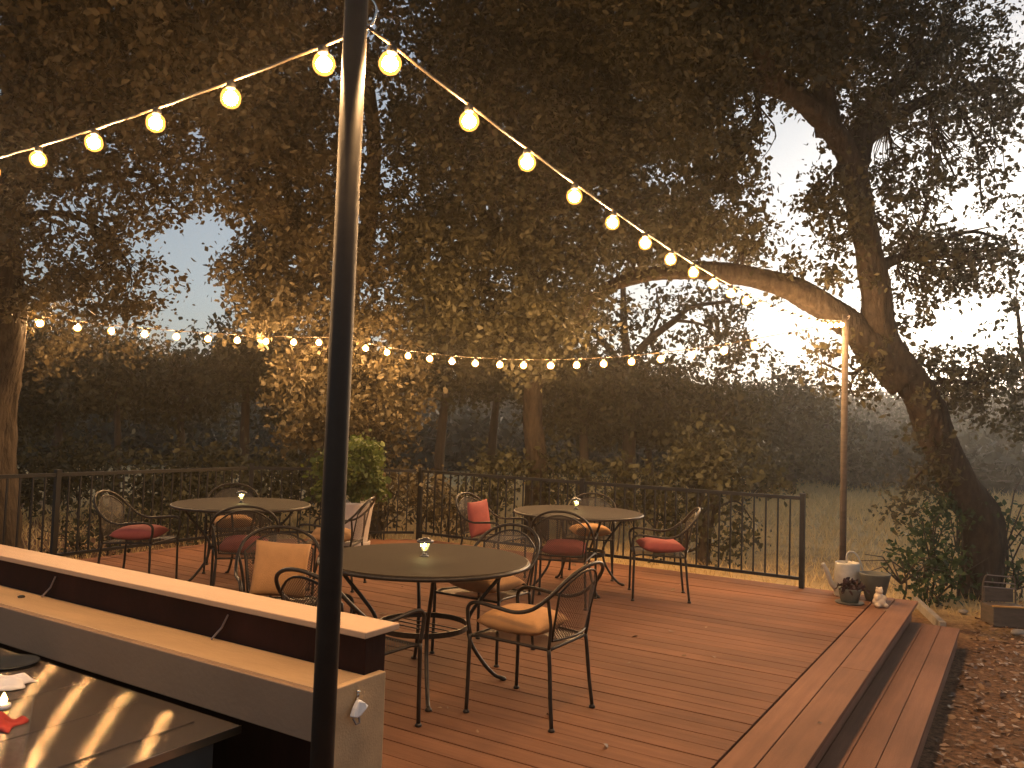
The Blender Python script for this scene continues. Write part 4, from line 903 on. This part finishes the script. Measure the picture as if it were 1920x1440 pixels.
# old timber planter with wire rails by the oak
c0 = gp(1883, 1172, GZ); cr = empty('garden_chair', c0, YAW-.1, 'old low metal and timber garden chair at the foot of the leaning oak', 'chair')
MB().box(-.17, .17, -.14, .14, .0, .20).build('seat_box', 'old_timber', cr, bevel=.01)
MB().box(-.165, .165, -.145, -.10, .201, .212).build('seat_edge', 'ochre', cr)
mm = MB()
for z, hw in ((.48, .12), (.41, .155), (.36, .155)): mm.tube([(-hw, .10, z), (hw, .10, z-.012)], .006, 6)
mm.build('back_rail', 'rust_rail', cr)
mm = MB()
for x in (-.155, .155): mm.tube(cat_rom([(x, .10, .0), (x*1.03, .11, .3), (x*.95, .10, .44), (x*.78, .10, .48)], 4), .009, 6)
mm.build('back_post', 'old_timber', cr)
MB().box(-.14, .14, .115, .13, .21, .35).build('back_panel', 'old_timber', cr)
# pale stones edging the mulch past the step
rr = random.Random(4)
for i, (x, y, s_) in enumerate([(1806, 1152, .05), (1908, 1192, .06)]):
    q = gp(x, y, GZ); m = MB(); m.ball((0, 0, .03), s_, 8, (1.2, .8, .45)); m.v = [(a*(1+.12*math.sin(9*b+i)), b*(1+.1*math.sin(11*a)), c*(1+.1*math.sin(8*a+i))) for a, b, c in m.v]
    o = m.build('stone', 'pale_stone', loc=tuple(q), smooth=True); o.rotation_euler = (0, 0, YAW+.4)
    tag(o, ['small pale stone between the green shoots and the garden chair', 'pale stone at the right edge beside the garden chair'][i], 'stone', 'edging stones')
e0 = gp(1716, 1124, GZ+.06); e1 = gp(1768, 1176, GZ+.04); dv = e1-e0; L_ = float(np.hypot(dv[0], dv[1]))
o = MB().box(0, L_, -.03, .03, -.06, .03).build('edging_board', 'pale_stone', loc=tuple(e0), bevel=.006); o.rotation_euler = (0, 0, math.atan2(dv[1], dv[0]))
tag(o, 'pale weathered edging board on the ground beyond the deck corner', 'board')
# ------------------------------------------------------------------ evening haze
HZ = .0019
m = bpy.data.materials.new('haze'); m.use_nodes = True; nt = m.node_tree; nt.nodes.remove(nt.nodes['Principled BSDF'])
pv = nt.nodes.new('ShaderNodeVolumePrincipled'); pv.inputs['Color'].default_value = (.93, .90, .86, 1); pv.inputs['Density'].default_value = HZ; pv.inputs['Anisotropy'].default_value = .76
nt.links.new(pv.outputs[0], nt.nodes['Material Output'].inputs['Volume']); MATS['haze'] = m
o = MB().box(-310, 310, -310, 310, -3, 24).build('haze', 'haze'); tag(o, 'thin evening haze over the whole yard and hills', 'haze', kind='stuff')
# ------------------------------------------------------------------ render settings
S.view_settings.view_transform = 'Standard'; S.view_settings.look = 'None'; S.view_settings.exposure = 1.6; S.view_settings.gamma = 1
c = S.cycles; c.use_denoising = True
try: c.denoiser = 'OPENIMAGEDENOISE'; c.denoising_input_passes = 'RGB_ALBEDO_NORMAL'
except Exception: pass
c.max_bounces = 5; c.diffuse_bounces = 2; c.glossy_bounces = 3; c.transparent_max_bounces = 12; c.transmission_bounces = 2
c.sample_clamp_indirect = 3.; c.use_light_tree = True; c.caustics_reflective = False; c.caustics_refractive = False
